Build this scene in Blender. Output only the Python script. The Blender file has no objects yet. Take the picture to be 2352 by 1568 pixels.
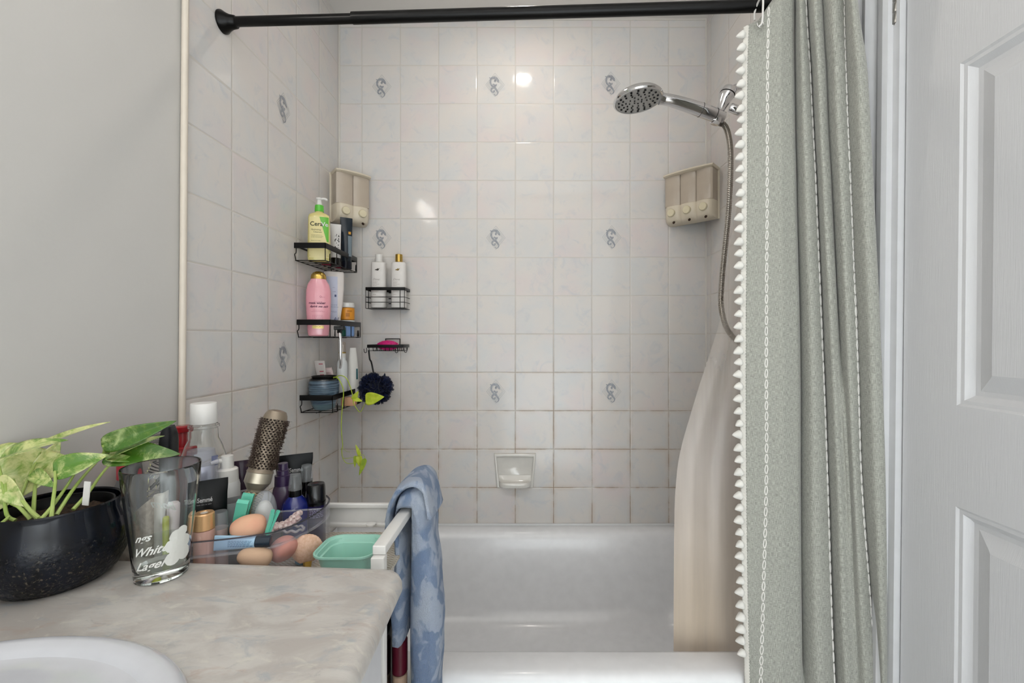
import bpy, math, random
from mathutils import Vector, Matrix, noise
PI = math.pi
sc = bpy.context.scene
C = sc.collection
CZ = 1.15                     # camera height above the floor
F = 1010.0                    # focal length in pixels of the 2352 px wide frame

# ------------------------------------------------------------------ camera
cam = bpy.data.cameras.new('camera')
co = bpy.data.objects.new('camera', cam); C.objects.link(co)
co.location = (0, 0, CZ); co.rotation_euler = (PI/2, 0, 0)
cam.sensor_width = 36; cam.lens = 36*F/2352
cam.shift_x = -37/2352; cam.shift_y = -6/2352
cam.clip_start = 0.02
sc.camera = co
# ------------------------------------------------------------------ world, lights, exposure
w = bpy.data.worlds.new('world'); sc.world = w; w.use_nodes = True
bg = w.node_tree.nodes['Background']; bg.inputs[0].default_value = (0.95, 0.97, 1, 1); bg.inputs[1].default_value = 0.5
def area(name, loc, rot, size, power, col=(1, 1, 1), size_y=None, shape=None):
    l = bpy.data.lights.new(name, 'AREA'); l.energy = power; l.color = col; l.size = size
    l.shape = shape or ('RECTANGLE' if size_y else 'DISK')
    if size_y: l.size_y = size_y
    o = bpy.data.objects.new(name, l); o.location = loc; o.rotation_euler = rot; C.objects.link(o); return o
area('shower_ceiling_light', (-0.028, 1.386, 2.432), (0, 0, 0), 0.08, 2.0, (1, 0.92, 0.84))
area('vanity_light', (-0.72, 0.45, 2.05), (0, math.radians(-70), 0), 0.10, 2.2, (1, 0.93, 0.86), 0.45)
area('bounce_fill', (0.0, -0.06, 1.45), (math.radians(-128), 0, 0), 1.15, 35, (0.945, 0.97, 1))     # added fill light, aimed at the wall and ceiling behind the camera
area('low_fill', (0.15, -0.55, 0.55), (math.radians(-75), 0, 0), 0.7, 58, (0.80, 0.90, 1))  # unseen cool fill added to lift the tub and lower walls
sc.view_settings.view_transform = 'Standard'; sc.view_settings.look = 'None'
sc.view_settings.gamma = 1; sc.view_settings.exposure = 0.05
sc.view_settings.use_curve_mapping = False

# ------------------------------------------------------------------ helpers
def PX(px, D): return (px-1213)*D/F
def PZ(py, D): return CZ-(py-778)*D/F
def P(px, py, D): return Vector((PX(px, D), D, PZ(py, D)))
def RAD(wpx, X, D): return wpx*D/F/math.sqrt(1+(X/D)**2)/2      # radius of something wpx wide
def FACE(X, D): return math.atan2(-X, D)                        # turn towards the room
def lerp(a, b, t): return a+(b-a)*t
def interp(x, xs, ys):
    if x <= xs[0]: return ys[0]
    for i in range(1, len(xs)):
        if x <= xs[i]:
            return lerp(ys[i-1], ys[i], (x-xs[i-1])/(xs[i]-xs[i-1]))
    return ys[-1]
def catmull(pts, n):
    pts = [Vector(p) for p in pts]; out = []
    for i in range(len(pts)-1):
        p0 = pts[max(i-1, 0)]; p1 = pts[i]; p2 = pts[i+1]; p3 = pts[min(i+2, len(pts)-1)]
        for k in range(n):
            t = k/n
            out.append(0.5*((2*p1)+(p2-p0)*t+(2*p0-5*p1+4*p2-p3)*t*t+(3*p1-p0-3*p2+p3)*t**3))
    out.append(pts[-1]); return out

class MB:
    def __init__(s): s.v = []; s.f = []; s.m = []; s.mi = 0
    def add(s, vs, fs, M=None):
        b = len(s.v)
        s.v += [(M @ Vector(v)) if M else Vector(v) for v in vs]
        s.f += [tuple(b+i for i in f) for f in fs]; s.m += [s.mi]*len(fs); return s
    def box(s, c, d, M=None, r=0.0):
        x, y, z = d[0]/2, d[1]/2, d[2]/2
        if r > 0:
            r = min(r, x*.98, y*.98, z*.98)
            rings = []
            def ring(ix, iy, zz):
                o = []
                for (sx, sy, a0) in ((1, 1, 0), (-1, 1, 90), (-1, -1, 180), (1, -1, 270)):
                    for k in range(4):
                        a = math.radians(a0+k*30)
                        o.append((c[0]+sx*(x-r)+ix*math.cos(a), c[1]+sy*(y-r)+iy*math.sin(a), c[2]+zz))
                return o
            for k in range(4):
                a = math.radians(k*30); rings.append(ring(r*math.sin(a), r*math.sin(a), -z+r-r*math.cos(a)))
            for k in range(4):
                a = math.radians(90-k*30); rings.append(ring(r*math.sin(a), r*math.sin(a), z-r+r*math.cos(a)))
            return s.loft(rings, M=M)
        vs = [(c[0]+i*x, c[1]+j*y, c[2]+k*z) for k in (-1, 1) for j in (-1, 1) for i in (-1, 1)]
        return s.add(vs, [(0, 2, 3, 1), (4, 5, 7, 6), (0, 1, 5, 4), (2, 6, 7, 3), (0, 4, 6, 2), (1, 3, 7, 5)], M)
    def loft(s, rings, closed=True, cap0=True, cap1=True, M=None, loop=False):
        n = len(rings[0]); vs = [p for r in rings for p in r]; fs = []
        R = len(rings)
        for i in range(R if loop else R-1):
            a = i*n; b = ((i+1) % R)*n
            for j in range(n if closed else n-1):
                k = (j+1) % n
                fs.append((a+j, a+k, b+k, b+j))
        if closed and not loop:
            if cap0: fs.append(tuple(range(n))[::-1])
            if cap1: fs.append(tuple(range((R-1)*n, R*n)))
        return s.add(vs, fs, M)
    def lathe(s, prof, seg=32, c=(0, 0, 0), M=None, cap=True, sy=1.0):
        rings = [[(c[0]+r*math.cos(2*PI*k/seg), c[1]+sy*r*math.sin(2*PI*k/seg), c[2]+z) for k in range(seg)] for r, z in prof]
        return s.loft(rings, cap0=cap, cap1=cap, M=M)
    def tube(s, path, r, seg=8, closed=False, M=None, flat=None):
        pts = [Vector(p) for p in path]; n = len(pts); rings = []
        up = None
        for i, p in enumerate(pts):
            if closed: t = pts[(i+1) % n]-pts[i-1]
            else: t = pts[min(i+1, n-1)]-pts[max(i-1, 0)]
            if t.length < 1e-9: t = Vector((0, 0, 1))
            t.normalize()
            if up is None:
                up = Vector((0, 0, 1)) if abs(t.z) < .9 else Vector((0, 1, 0))
            a = t.cross(up)
            if a.length < 1e-6: a = t.cross(Vector((1, 0.1, 0)))
            a.normalize(); b = a.cross(t).normalized(); up = b
            rr = r[i] if isinstance(r, (list, tuple)) else r
            fx = flat if flat else 1
            rings.append([p+a*math.cos(2*PI*k/seg)*rr+b*math.sin(2*PI*k/seg)*rr*fx for k in range(seg)])
        return s.loft(rings, M=M, loop=closed)
    def prism(s, poly, z0, z1, M=None):
        return s.loft([[(x, y, z0) for x, y in poly], [(x, y, z1) for x, y in poly]], M=M)
    def grid(s, fn, nu, nv, M=None, thick=0.0):
        vs = [Vector(fn(i/nu, j/nv)) for j in range(nv+1) for i in range(nu+1)]
        fs = [(j*(nu+1)+i, j*(nu+1)+i+1, (j+1)*(nu+1)+i+1, (j+1)*(nu+1)+i) for j in range(nv) for i in range(nu)]
        return s.add(vs, fs, M)

def link(name, mb, mats, parent=None, smooth=True, ang=40, solid=0, sub=0):
    me = bpy.data.meshes.new(name)
    me.from_pydata([tuple(v) for v in mb.v], [], mb.f)
    if not isinstance(mats, (list, tuple)): mats = [mats]
    for m in mats: me.materials.append(m)
    if any(mb.m): me.polygons.foreach_set('material_index', mb.m)
    if smooth:
        me.polygons.foreach_set('use_smooth', [True]*len(me.polygons))
        me.set_sharp_from_angle(angle=math.radians(ang))
    me.update()
    o = bpy.data.objects.new(name, me); C.objects.link(o)
    if parent: o.parent = parent
    if sub:
        d = o.modifiers.new('sub', 'SUBSURF'); d.levels = sub; d.render_levels = sub
    if solid:
        d = o.modifiers.new('sol', 'SOLIDIFY'); d.thickness = solid; d.offset = 0
    return o
def thing(name, label, cat, loc=(0, 0, 0), rz=0, group=None, rot=None):
    o = bpy.data.objects.new(name, None); C.objects.link(o)
    o.empty_display_size = 0.02
    o.location = loc; o.rotation_euler = rot if rot else (0, 0, rz)
    return tag(o, label, cat, group)
def tag(o, label, cat, group=None):
    o['label'] = label; o['category'] = cat
    if group: o['group'] = group
    return o
def struct(o): o['kind'] = 'structure'; return o

# ------------------------------------------------------------------ materials
class NT:
    def __init__(s, name):
        s.mat = bpy.data.materials.new(name); s.mat.use_nodes = True
        s.t = s.mat.node_tree; s.b = s.t.nodes['Principled BSDF']; s.out = s.t.nodes['Material Output']
    def n(s, typ, **kw):
        d = s.t.nodes.new(typ)
        for k, v in kw.items(): setattr(d, k, v)
        return d
    def set(s, sock, v):
        if isinstance(v, bpy.types.NodeSocket): s.t.links.new(v, sock)
        elif v is not None: sock.default_value = v
    def math(s, op, a, b=None, c=None):
        d = s.n('ShaderNodeMath', operation=op)
        s.set(d.inputs[0], a)
        if b is not None: s.set(d.inputs[1], b)
        if c is not None: s.set(d.inputs[2], c)
        return d.outputs[0]
    def noise(s, vec, scale, detail=3, rough=.5, dist=0):
        d = s.n('ShaderNodeTexNoise'); s.set(d.inputs['Vector'], vec)
        d.inputs['Scale'].default_value = scale; d.inputs['Detail'].default_value = detail
        d.inputs['Roughness'].default_value = rough; d.inputs['Distortion'].default_value = dist
        return d.outputs[0]
    def ramp(s, v, a, b):
        d = s.n('ShaderNodeMapRange', interpolation_type='SMOOTHSTEP'); s.set(d.inputs[0], v)
        d.inputs[1].default_value = a; d.inputs[2].default_value = b
        return d.outputs[0]
    def mix(s, f, a, b):
        d = s.n('ShaderNodeMix', data_type='RGBA'); s.set(d.inputs[0], f)
        s.set(d.inputs[6], col(a)); s.set(d.inputs[7], col(b)); return d.outputs[2]
    def obj(s): return s.n('ShaderNodeTexCoord').outputs['Object']
    def scale(s, v, sx):
        d = s.n('ShaderNodeMapping'); s.set(d.inputs[0], v); d.inputs['Scale'].default_value = sx; return d.outputs[0]
    def bump(s, h, strength=.3, dist=.001):
        d = s.n('ShaderNodeBump'); s.set(d.inputs['Height'], h)
        d.inputs['Strength'].default_value = strength; d.inputs['Distance'].default_value = dist
        s.t.links.new(d.outputs[0], s.b.inputs['Normal'])
def col(c):
    if isinstance(c, bpy.types.NodeSocket): return c
    if isinstance(c, str):
        c = [int(c[i:i+2], 16)/255 for i in (0, 2, 4)]
        c = [x/12.92 if x < .04045 else ((x+.055)/1.055)**2.4 for x in c]
    return (c[0], c[1], c[2], 1)
_mc = {}
def mat(c, rough=.45, metal=0, c2=None, ns=30, bump=0, bs=200, trans=0, alpha=None, sheen=0, coat=0, ior=1.5, name=None, sss=0):
    key = (str(c), rough, metal, str(c2), ns, bump, bs, trans, alpha, sheen, coat, ior, sss)
    if key in _mc: return _mc[key]
    m = NT(name or 'surface'); b = m.b
    o = m.obj()
    if c2 is None: # tiny tonal variation keeps the surface from looking flat
        cc = col(c); base = m.mix(m.math('MULTIPLY', m.noise(o, ns, 2), .5), c, tuple(x*.78 for x in cc[:3]))
    else: base = m.mix(m.ramp(m.noise(o, ns, 4), .38, .62), c, c2)
    m.set(b.inputs['Base Color'], base)
    b.inputs['Roughness'].default_value = rough; b.inputs['Metallic'].default_value = metal
    b.inputs['IOR'].default_value = ior
    if c2 is None and sum(col(c)[:3]) < .12 and not metal: b.inputs['Specular IOR Level'].default_value = .22
    if trans: b.inputs['Transmission Weight'].default_value = trans
    if sheen: b.inputs['Sheen Weight'].default_value = sheen
    if coat: b.inputs['Coat Weight'].default_value = coat; b.inputs['Coat Roughness'].default_value = .05
    if sss: b.inputs['Subsurface Weight'].default_value = sss; b.inputs['Subsurface Scale'].default_value = .01
    if bump: m.bump(m.noise(o, bs, 3), bump, .001)
    if alpha is not None: b.inputs['Alpha'].default_value = alpha
    _mc[key] = m.mat; return m.mat
def clear(c='ffffff', op=.12, rough=.05, name='clear_plastic'):
    key = ('clear', c, op, rough)
    if key in _mc: return _mc[key]
    m = NT(name); tr = m.n('ShaderNodeBsdfTransparent'); tr.inputs[0].default_value = col(c)
    m.b.inputs['Base Color'].default_value = col(c); m.b.inputs['Roughness'].default_value = max(rough, .2)
    gl = m.n('ShaderNodeBsdfGlossy'); gl.inputs['Roughness'].default_value = rough
    m1 = m.n('ShaderNodeMixShader'); m1.inputs[0].default_value = op
    m.t.links.new(tr.outputs[0], m1.inputs[1]); m.t.links.new(m.b.outputs[0], m1.inputs[2])
    fr = m.n('ShaderNodeLayerWeight'); fr.inputs[0].default_value = .5
    mx = m.n('ShaderNodeMixShader'); m.set(mx.inputs[0], m.math('ADD', m.math('MULTIPLY', m.math('POWER', fr.outputs[1], 4.5), .5), .012))
    m.t.links.new(m1.outputs[0], mx.inputs[1]); m.t.links.new(gl.outputs[0], mx.inputs[2])
    m.t.links.new(mx.outputs[0], m.out.inputs[0]); _mc[key] = m.mat; return m.mat

M_black = mat('0c0c0d', .35, name='black_wire')
M_white = mat('e2e0dc', .35, name='white_plastic')
M_chrome = mat((.75, .75, .76), .08, 1, name='chrome')
M_gold = mat('c9a85a', .22, 1, name='gold')
M_blackp = mat('08080a', .2, coat=.5, name='black_plastic')
M_ink = mat('2a2a2c', .6, name='ink')
M_inkl = mat('8f8c88', .6, name='pale_ink')
M_glass = NT('glass'); M_glass.b.inputs['Base Color'].default_value = (.985, 1, .99, 1); M_glass.b.inputs['Roughness'].default_value = 0; M_glass.b.inputs['Transmission Weight'].default_value = 1; M_glass.b.inputs['IOR'].default_value = 1.42; M_glass = M_glass.mat
M_frost = mat('e9ebe6', .5, name='frosted_print')

def tile_mat(name, axis, u0, pitch, z0, pz):
    m = NT(name); o = m.obj(); sp = m.n('ShaderNodeSeparateXYZ'); m.set(sp.inputs[0], o)
    u = sp.outputs[axis]; z = sp.outputs[2]
    def cell(v, v0, p):
        a = m.math('DIVIDE', m.math('SUBTRACT', v, v0), p)
        fr = m.math('FRACT', m.math('ADD', a, 100.0)); fl = m.math('FLOOR', a)
        d = m.math('MULTIPLY', m.math('MINIMUM', fr, m.math('SUBTRACT', 1.0, fr)), p)
        return fl, d
    cu, du = cell(u, u0, pitch); cz, dz = cell(z, z0, pz)
    d = m.math('MINIMUM', du, dz)
    grout = m.math('SUBTRACT', 1.0, m.ramp(d, .0008, .0019))
    cv = m.n('ShaderNodeCombineXYZ'); m.set(cv.inputs[0], cu); m.set(cv.inputs[1], cz)
    wn = m.n('ShaderNodeTexWhiteNoise'); m.set(wn.inputs[0], cv.outputs[0])
    off = m.n('ShaderNodeVectorMath', operation='MULTIPLY_ADD'); m.set(off.inputs[0], wn.outputs['Color'])
    off.inputs[1].default_value = (9, 9, 9); m.set(off.inputs[2], o); vec = off.outputs[0]
    # cloudy glaze: warm grey with bluish and pinkish drifts, each tile its own
    base = m.mix(m.ramp(m.noise(vec, 9, 4, .55, .6), .35, .7), 'd6d1cc', 'cfcfce')
    base = m.mix(m.math('MULTIPLY', m.ramp(m.noise(vec, 5.5, 3, .5, .3), .48, .75), .5), base, 'd8c8c8')
    base = m.mix(m.math('MULTIPLY', m.ramp(m.noise(vec, 17, 4, .6, 1.2), .52, .75), .55), base, 'bfc3c8')
    base = m.mix(m.math('MULTIPLY', wn.outputs[0], .12), base, 'dcd7cf')
    low = m.math('SUBTRACT', 1.0, m.ramp(z, .55, 1.35))
    dirt = m.math('MULTIPLY', m.ramp(m.noise(o, 14, 4, .65), .34, .62), low)
    gcol = m.mix(dirt, 'cdc8c0', 'a8937d')
    sharp = m.math('MULTIPLY', m.math('SUBTRACT', 1.0, m.ramp(d, .0002, .0011)), m.math('ADD', m.math('MULTIPLY', dirt, .55), .12))
    gcol = m.mix(sharp, gcol, '6c5a48')
    halo = m.math('MULTIPLY', m.math('MULTIPLY', m.math('SUBTRACT', 1.0, m.ramp(d, .001, .02)), dirt), .22)
    base = m.mix(halo, base, 'b89d80')
    m.set(m.b.inputs['Base Color'], m.mix(grout, base, gcol))
    m.set(m.b.inputs['Roughness'], m.math('ADD', .09, m.math('MULTIPLY', grout, .5)))
    h = m.math('ADD', m.math('MULTIPLY', m.ramp(d, .0004, .0045), 1.0), m.math('ADD', m.math('MULTIPLY', m.noise(vec, 22, 2), .35), m.math('MULTIPLY', m.noise(vec, 110, 2), .06)))
    m.bump(h, .55, .0015); m.b.inputs['Specular IOR Level'].default_value = .28
    return m.mat
Z0 = CZ+.0194; TP = .15507
M_tb = tile_mat('back_wall_tiles', 0, -.5172, TP, Z0, .155)
M_tl = tile_mat('left_wall_tiles', 1, 1.134, .1585, Z0, .155)
M_tr = tile_mat('right_wall_tiles', 1, 1.58, .155, Z0, .155)
M_motif = mat('9c9fa4', .3, c2='8b8e95', ns=120, name='motif_print')
M_motif2 = mat('b4b6b6', .25, name='motif_line')

def paint(name, c, bs=420, st=.12):
    m = NT(name); o = m.obj()
    m.set(m.b.inputs['Base Color'], m.mix(m.math('MULTIPLY', m.noise(o, 3, 3), .12), c, 'b8b8b6'))
    m.b.inputs['Roughness'].default_value = .55; m.bump(m.noise(o, bs, 3), st, .001); return m.mat
M_paint = paint('grey_wall_paint', 'cbc9c5', 90, .25)
M_ceil = paint('ceiling_paint', 'dedad5')

# ------------------------------------------------------------------ room shell
XL, XR, YB, YT, ZC = -.7635, .72, 1.777, .9755, CZ+1.29
def motif(mb, pos, T, nrm_=Vector((0, -1, 0))):
    """diamond with an acanthus scroll, drawn in the tile glaze; T maps (a,b) to the wall"""
    def ribbon(pts, ws, mi):
        mb.mi = mi; pts = [Vector((p[0], p[1], 0)) for p in pts]; L = []; Rr = []
        for i, p in enumerate(pts):
            t = pts[min(i+1, len(pts)-1)]-pts[max(i-1, 0)]; t.normalize(); nn = Vector((-t.y, t.x, 0))
            wd = interp(i/(len(pts)-1), [k/(len(ws)-1) for k in range(len(ws))], ws)
            L.append(T(p+nn*wd)); Rr.append(T(p-nn*wd))
        dpt[0] += 4e-5; lift = nrm_*dpt[0]; L = [q+lift for q in L]; Rr = [q+lift for q in Rr]
        n = len(L); mb.add(L+Rr, [(i, i+1, n+i+1, n+i) for i in range(n-1)])
    s = .001*.9; dpt = [0.0]
    for k, (a, b) in enumerate(((42, 53), (35, 44), (29, 37))):
        q = [(0, b), (a, 0), (0, -b), (-a, 0)]
        for i in range(4):
            p0, p1 = q[i], q[(i+1) % 4]
            ribbon([(p0[0]*s, p0[1]*s), (p1[0]*s, p1[1]*s)], [.0006, .0006], 2)
    def R(pts, ws):
        ribbon([(p[0]*s, p[1]*s) for p in catmull([(a, b, 0) for a, b in pts], 6)], [x*s for x in ws], 1)
    R([(-26, 33), (-19, 29), (-10, 32), (2, 31), (10, 24), (15, 15), (17, 10)], [1, 3, 5, 6, 6, 4, 1])
    R([(-8, 32), (-18, 26), (-21, 14), (-18, 2), (-10, -8), (0, -15), (8, -26), (13, -34), (9, -44), (1, -47), (-5, -40)], [2, 4, 4, 4, 4, 5, 4, 3, 2, 1.5, 1])
    R([(0, 30), (2, 22), (-1, 17), (3, 14)], [3, 3, 4, 4])
    R([(-2, -14), (-12, -15), (-17, -22), (-15, -30), (-8, -33), (-3, -29), (-5, -25)], [3, 4, 3, 3, 3, 3, 3])
    R([(-10, 3), (-3, -1), (0, -8)], [3, 4, 3]); R([(8, 2), (4, -2), (0, -8)], [2, 4, 3])
mb = MB(); mb.add([(XL-.01, YB, 0), (XR+.01, YB, 0), (XR+.01, YB, ZC), (XL-.01, YB, ZC)], [(0, 1, 2, 3)])
for px, py in ((877, 199), (1137, 195), (1403, 192), (877, 546), (1139, 546), (1405, 545), (1139, 899), (1405, 899), (877, 899)):
    c = P(px, py, YB)
    motif(mb, c, lambda p, c=c: Vector((c.x+p[0], YB-.0004, c.z+p[1])))
struct(link('wall_back', mb, [M_tb, M_motif, M_motif2], smooth=False))
mb = MB(); mb.add([(XL, YT, 0), (XL, YB+.01, 0), (XL, YB+.01, ZC), (XL, YT, ZC)], [(0, 1, 2, 3)])
for px, py in ((647, 248), (646, 820)):
    D = 1.372
    motif(mb, None, lambda p, z=PZ(py, D), D=D: Vector((XL+.0004, D+p[0], z+p[1])), Vector((1, 0, 0)))
struct(link('wall_left_tiled', mb, [M_tl, M_motif, M_motif2], smooth=False))
mb = MB(); mb.add([(XR, .985, 0), (XR, YB+.01, 0), (XR, YB+.01, ZC), (XR, .985, ZC)], [(0, 1, 2, 3)])
struct(link('wall_right_tiled', mb, M_tr, smooth=False))
mb = MB(); mb.box((XL-.055, (-1.4+YT)/2, ZC/2), (.1, 1.4+YT, ZC))
struct(link('wall_left', mb, M_paint))
mb = MB(); mb.box((.86, (-1.4+.985)/2, ZC/2), (.1, 1.4+.985, ZC)); mb.box((.79, .981, ZC/2), (.14, .008, ZC))
struct(link('wall_right', mb, M_paint))
mb = MB(); mb.box((0, -1.45, ZC/2), (1.8, .1, ZC)); struct(link('wall_front', mb, M_paint))
mb = MB(); mb.box((0, .2, ZC+.05), (1.8, 3.4, .1)); struct(link('ceiling', mb, M_ceil))
mb = MB(); mb.box((0, .2, -.05), (1.8, 3.4, .1))
struct(link('floor', mb, mat('cfcac2', .4, c2='c4beb6', ns=8, name='floor_vinyl')))
# tile edge bead on the left and caulk lines in the corners
mb = MB()
mb.tube([(XL+.003, .958, 0), (XL+.003, .966, CZ-.17), (XL+.003, .981, ZC)], .0068, 12)
struct(link('trim_1', mb, mat('dcd2c4', .35, name='tile_edge_bead')))
mb = MB(); mb.tube([(XL+.001, YB-.001, .4), (XL+.001, YB-.001, ZC)], .004, 8); mb.tube([(XR-.001, YB-.001, .4), (XR-.001, YB-.001, ZC)], .004, 8)
mb.tube([(XL, YB-.001, ZC), (XR, YB-.001, ZC)], .004, 8)
struct(link('trim_2', mb, mat('d4d0c8', .5, name='corner_caulk')))

# ------------------------------------------------------------------ door and casing on the right
M_door = None
def door_mat():
    m = NT('door_paint'); o = m.obj()
    g = m.noise(m.scale(o, (60, 420, 9)), 1.6, 4, .6)
    m.set(m.b.inputs['Base Color'], m.mix(m.math('MULTIPLY', m.noise(o, 4, 2), .1), 'c8c9cb', 'bbbcbf'))
    m.b.inputs['Roughness'].default_value = .42; m.bump(g, .28, .0012); return m.mat
M_door = door_mat()
M_trimp = mat('cfd0d2', .38, name='casing_paint')
XD = .74
tilt = math.radians(.6)
# casing: moulded profile (x, y) running up, slightly out of plumb like the photo
mb = MB()
prof = [(.745, .985), (.735, .985), (.722, .981), (.718, .972), (.726, .966), (.726, .958), (.719, .952), (.715, .943), (.722, .934), (.730, .929), (.730, .921), (.722, .916), (.720, .902), (.724, .893), (.745, .893)]
def lean(z): return (z-CZ)*math.tan(tilt)
mb.loft([[(x+lean(0), y, 0) for x, y in prof], [(x+lean(ZC), y, ZC) for x, y in prof]])
struct(link('trim_3', mb, M_trimp, ang=25))
mb = MB(); mb.box((.768, .8865, 1.22), (.066, .018, 2.42))
for v in mb.v: v.x += lean(v.z)
struct(link('trim_4', mb, M_trimp))
# six panel door leaf, hinged at the far side; local: x thickness, y from hinge (-) , z up
door = bpy.data.objects.new('door_1', None); C.objects.link(door)
door.location = (.735, .8745, 0); door.rotation_euler = (0, tilt, 0); struct(door)
DW, DH = .74, 2.04
def dy(px, x=.735): return F*x/(px-1213)-.8745       # local y of a pixel column on the leaf plane
def zc(py, px): return CZ-(py-778)*(F*.735/(px-1213))/F
y_a = dy(2183); y_b = y_a-.235
zt1, zb1, zt2 = zc(128, 2210), zc(932, 2190), zc(1160, 2178)
panels = [(y_a, y_b, zb1, zt1), (y_a, y_b, .26, zt2), (y_b-.10, y_b-.335, zb1, zt1), (y_b-.10, y_b-.335, .26, zt2)]
ys = sorted({0, -DW} | {p[0] for p in panels} | {p[1] for p in panels}); zs = sorted({.012, DH+.2} | {p[2] for p in panels} | {p[3] for p in panels})
mb = MB()
for i in range(len(ys)-1):
    for j in range(len(zs)-1):
        ym, zm = (ys[i]+ys[i+1])/2, (zs[j]+zs[j+1])/2
        if any(p[1] < ym < p[0] and p[2] < zm < p[3] for p in panels): continue
        mb.add([(0, ys[i], zs[j]), (0, ys[i+1], zs[j]), (0, ys[i+1], zs[j+1]), (0, ys[i], zs[j+1])], [(0, 3, 2, 1)])
mb.box((.0345, -DW/2, (DH+.212)/2), (.035, DW, DH+.19))
link('door_slab', mb, M_door, door, ang=20)
steps = [(0, 0), (.004, .003), (.010, .0035), (.016, .010), (.020, .0125), (.028, .0128), (.052, .004), (.056, .0015)]
for p in panels:
    mb = MB(); rings = []
    for ins, dep in steps:
        rings.append([(dep, p[0]-ins, p[2]+ins), (dep, p[1]+ins, p[2]+ins), (dep, p[1]+ins, p[3]-ins), (dep, p[0]-ins, p[3]-ins)])
    mb.loft(rings, cap0=False)
    link('door_panel', mb, M_door, door, ang=22)
mb = MB()
hz = zc(0, 2057)
for k in range(4): mb.lathe([(0, 0), (.0062, 0), (.0068, .001), (.0068, .021), (.0062, .022), (0, .022)], 16, (-.008, .016, hz-.040+k*.0225))
mb.lathe([(0, 0), (.003, .001), (.0045, .004), (.0045, .006)], 12, (-.008, .016, hz-.046))
mb.box((.004, .012, hz+.010), (.018, .0012, .085))
link('door_hinge', mb, mat('9a9894', .3, 1, name='hinge_metal'), door)

# ------------------------------------------------------------------ bathtub
M_tub = mat('eff0f2', .22, coat=.15, name='tub_enamel')
tub = thing('bathtub', 'glossy white alcove bathtub under the tiled walls', 'bathtub', (0, 1.37, 0))
RZ = CZ-.75
def rr(x0, x1, y0, y1, r, z, n=8):
    o = []
    for cx, cy, a0 in ((x1-r, y1-r, 0), (x0+r, y1-r, 90), (x0+r, y0+r, 180), (x1-r, y0+r, 270)):
        for k in range(n+1):
            a = math.radians(a0+90*k/n); o.append((cx+r*math.cos(a), cy+r*math.sin(a)-1.37, z))
    return o
x0, x1, y0, y1 = XL+.002, XR-.002, .972, YB-.002
rings = [rr(x0, x1, y0+.022, y1, .012, .002), rr(x0, x1, y0+.022, y1, .012, RZ-.13), rr(x0, x1, y0+.016, y1, .012, RZ-.085), rr(x0, x1, y0+.003, y1, .012, RZ-.045),
         rr(x0, x1, y0, y1, .012, RZ-.028), rr(x0, x1, y0+.004, y1, .014, RZ-.012), rr(x0, x1, y0+.014, y1, .016, RZ-.002), rr(x0, x1, y0+.028, y1-.004, .02, RZ),
         rr(x0+.045, x1-.05, y0+.082, y1-.048, .07, RZ-.002), rr(x0+.055, x1-.06, y0+.098, y1-.06, .075, RZ-.01), rr(x0+.064, x1-.068, y0+.107, y1-.07, .08, RZ-.03),
         rr(x0+.085, x1-.085, y0+.112, y1-.085, .09, RZ-.16), rr(x0+.12, x1-.10, y0+.12, y1-.10, .1, RZ-.27),
         rr(x0+.16, x1-.12, y0+.14, y1-.12, .1, RZ-.31), rr(x0+.22, x1-.16, y0+.18, y1-.16, .1, RZ-.33), rr(x0+.4, x1-.4, y0+.3, y1-.3, .06, RZ-.335)]
mb = MB(); mb.loft(rings, cap0=True, cap1=True)
link('tub_shell', mb, M_tub, tub, ang=60)
mb = MB(); mb.tube([(x0, y1-.002-1.37, RZ+.001), (x1, y1-.002-1.37, RZ+.001)], .006, 8)
link('tub_caulk', mb, mat('d9dadb', .4, name='caulk'), tub)
mb = MB(); mb.lathe([(0, .0), (.034, 0), (.034, .003), (.026, .005), (0, .005)], 24, (x1-.2, 0, RZ-.333)); link('drain', mb, M_chrome, tub)

# ceramic soap dish on the back wall
sd = thing('soap_dish', 'small white ceramic soap dish fixed to the tiled back wall above the tub', 'soap dish', (PX(1183, YB), YB, PZ(1118, YB)))
mb = MB()
def dring(wt, wb, h0, h1, y):
    return [(-wb/2, -y, h0), (-wb/4, -y, h0), (wb/4, -y, h0), (wb/2, -y, h0), (lerp(wb, wt, .5)/2, -y, lerp(h0, h1, .5)), (wt/2, -y, h1), (wt/4, -y, h1), (-wt/4, -y, h1), (-wt/2, -y, h1), (-lerp(wb, wt, .5)/2, -y, lerp(h0, h1, .5))]
H = .137
mb.loft([dring(.168, .146, 0, H, 0), dring(.168, .146, 0, H, .008), dring(.165, .143, .0015, H-.0015, .0115), dring(.160, .138, .004, H-.004, .013),
         dring(.152, .130, .009, H-.011, .012), dring(.147, .126, .018, H-.016, .004), dring(.144, .124, .026, H-.020, .001)], cap0=True)
link('dish_back', mb, mat('dcd9d2', .15, coat=.5, name='dish_ceramic'), sd, ang=75)
mb = MB()   # protruding lip
def lip(u, v):
    x = (u-.5)*.128; e = 1-abs(2*u-1)**6
    prof = [(.004, .045), (.02, .024), (.036, .020), (.048, .026), (.052, .020), (.05, .008), (.03, .0), (.004, -.002)]
    p = interp(v, [k/7 for k in range(8)], [a for a, b in prof]); q = interp(v, [k/7 for k in range(8)], [b for a, b in prof])
    return (x, -.004-(p-.004)*(.25+.75*e), q+.004)
mb.grid(lip, 24, 21); link('dish_lip', mb, mat('dcd9d2', .15, coat=.5, name='dish_ceramic'), sd, ang=70)

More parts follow.
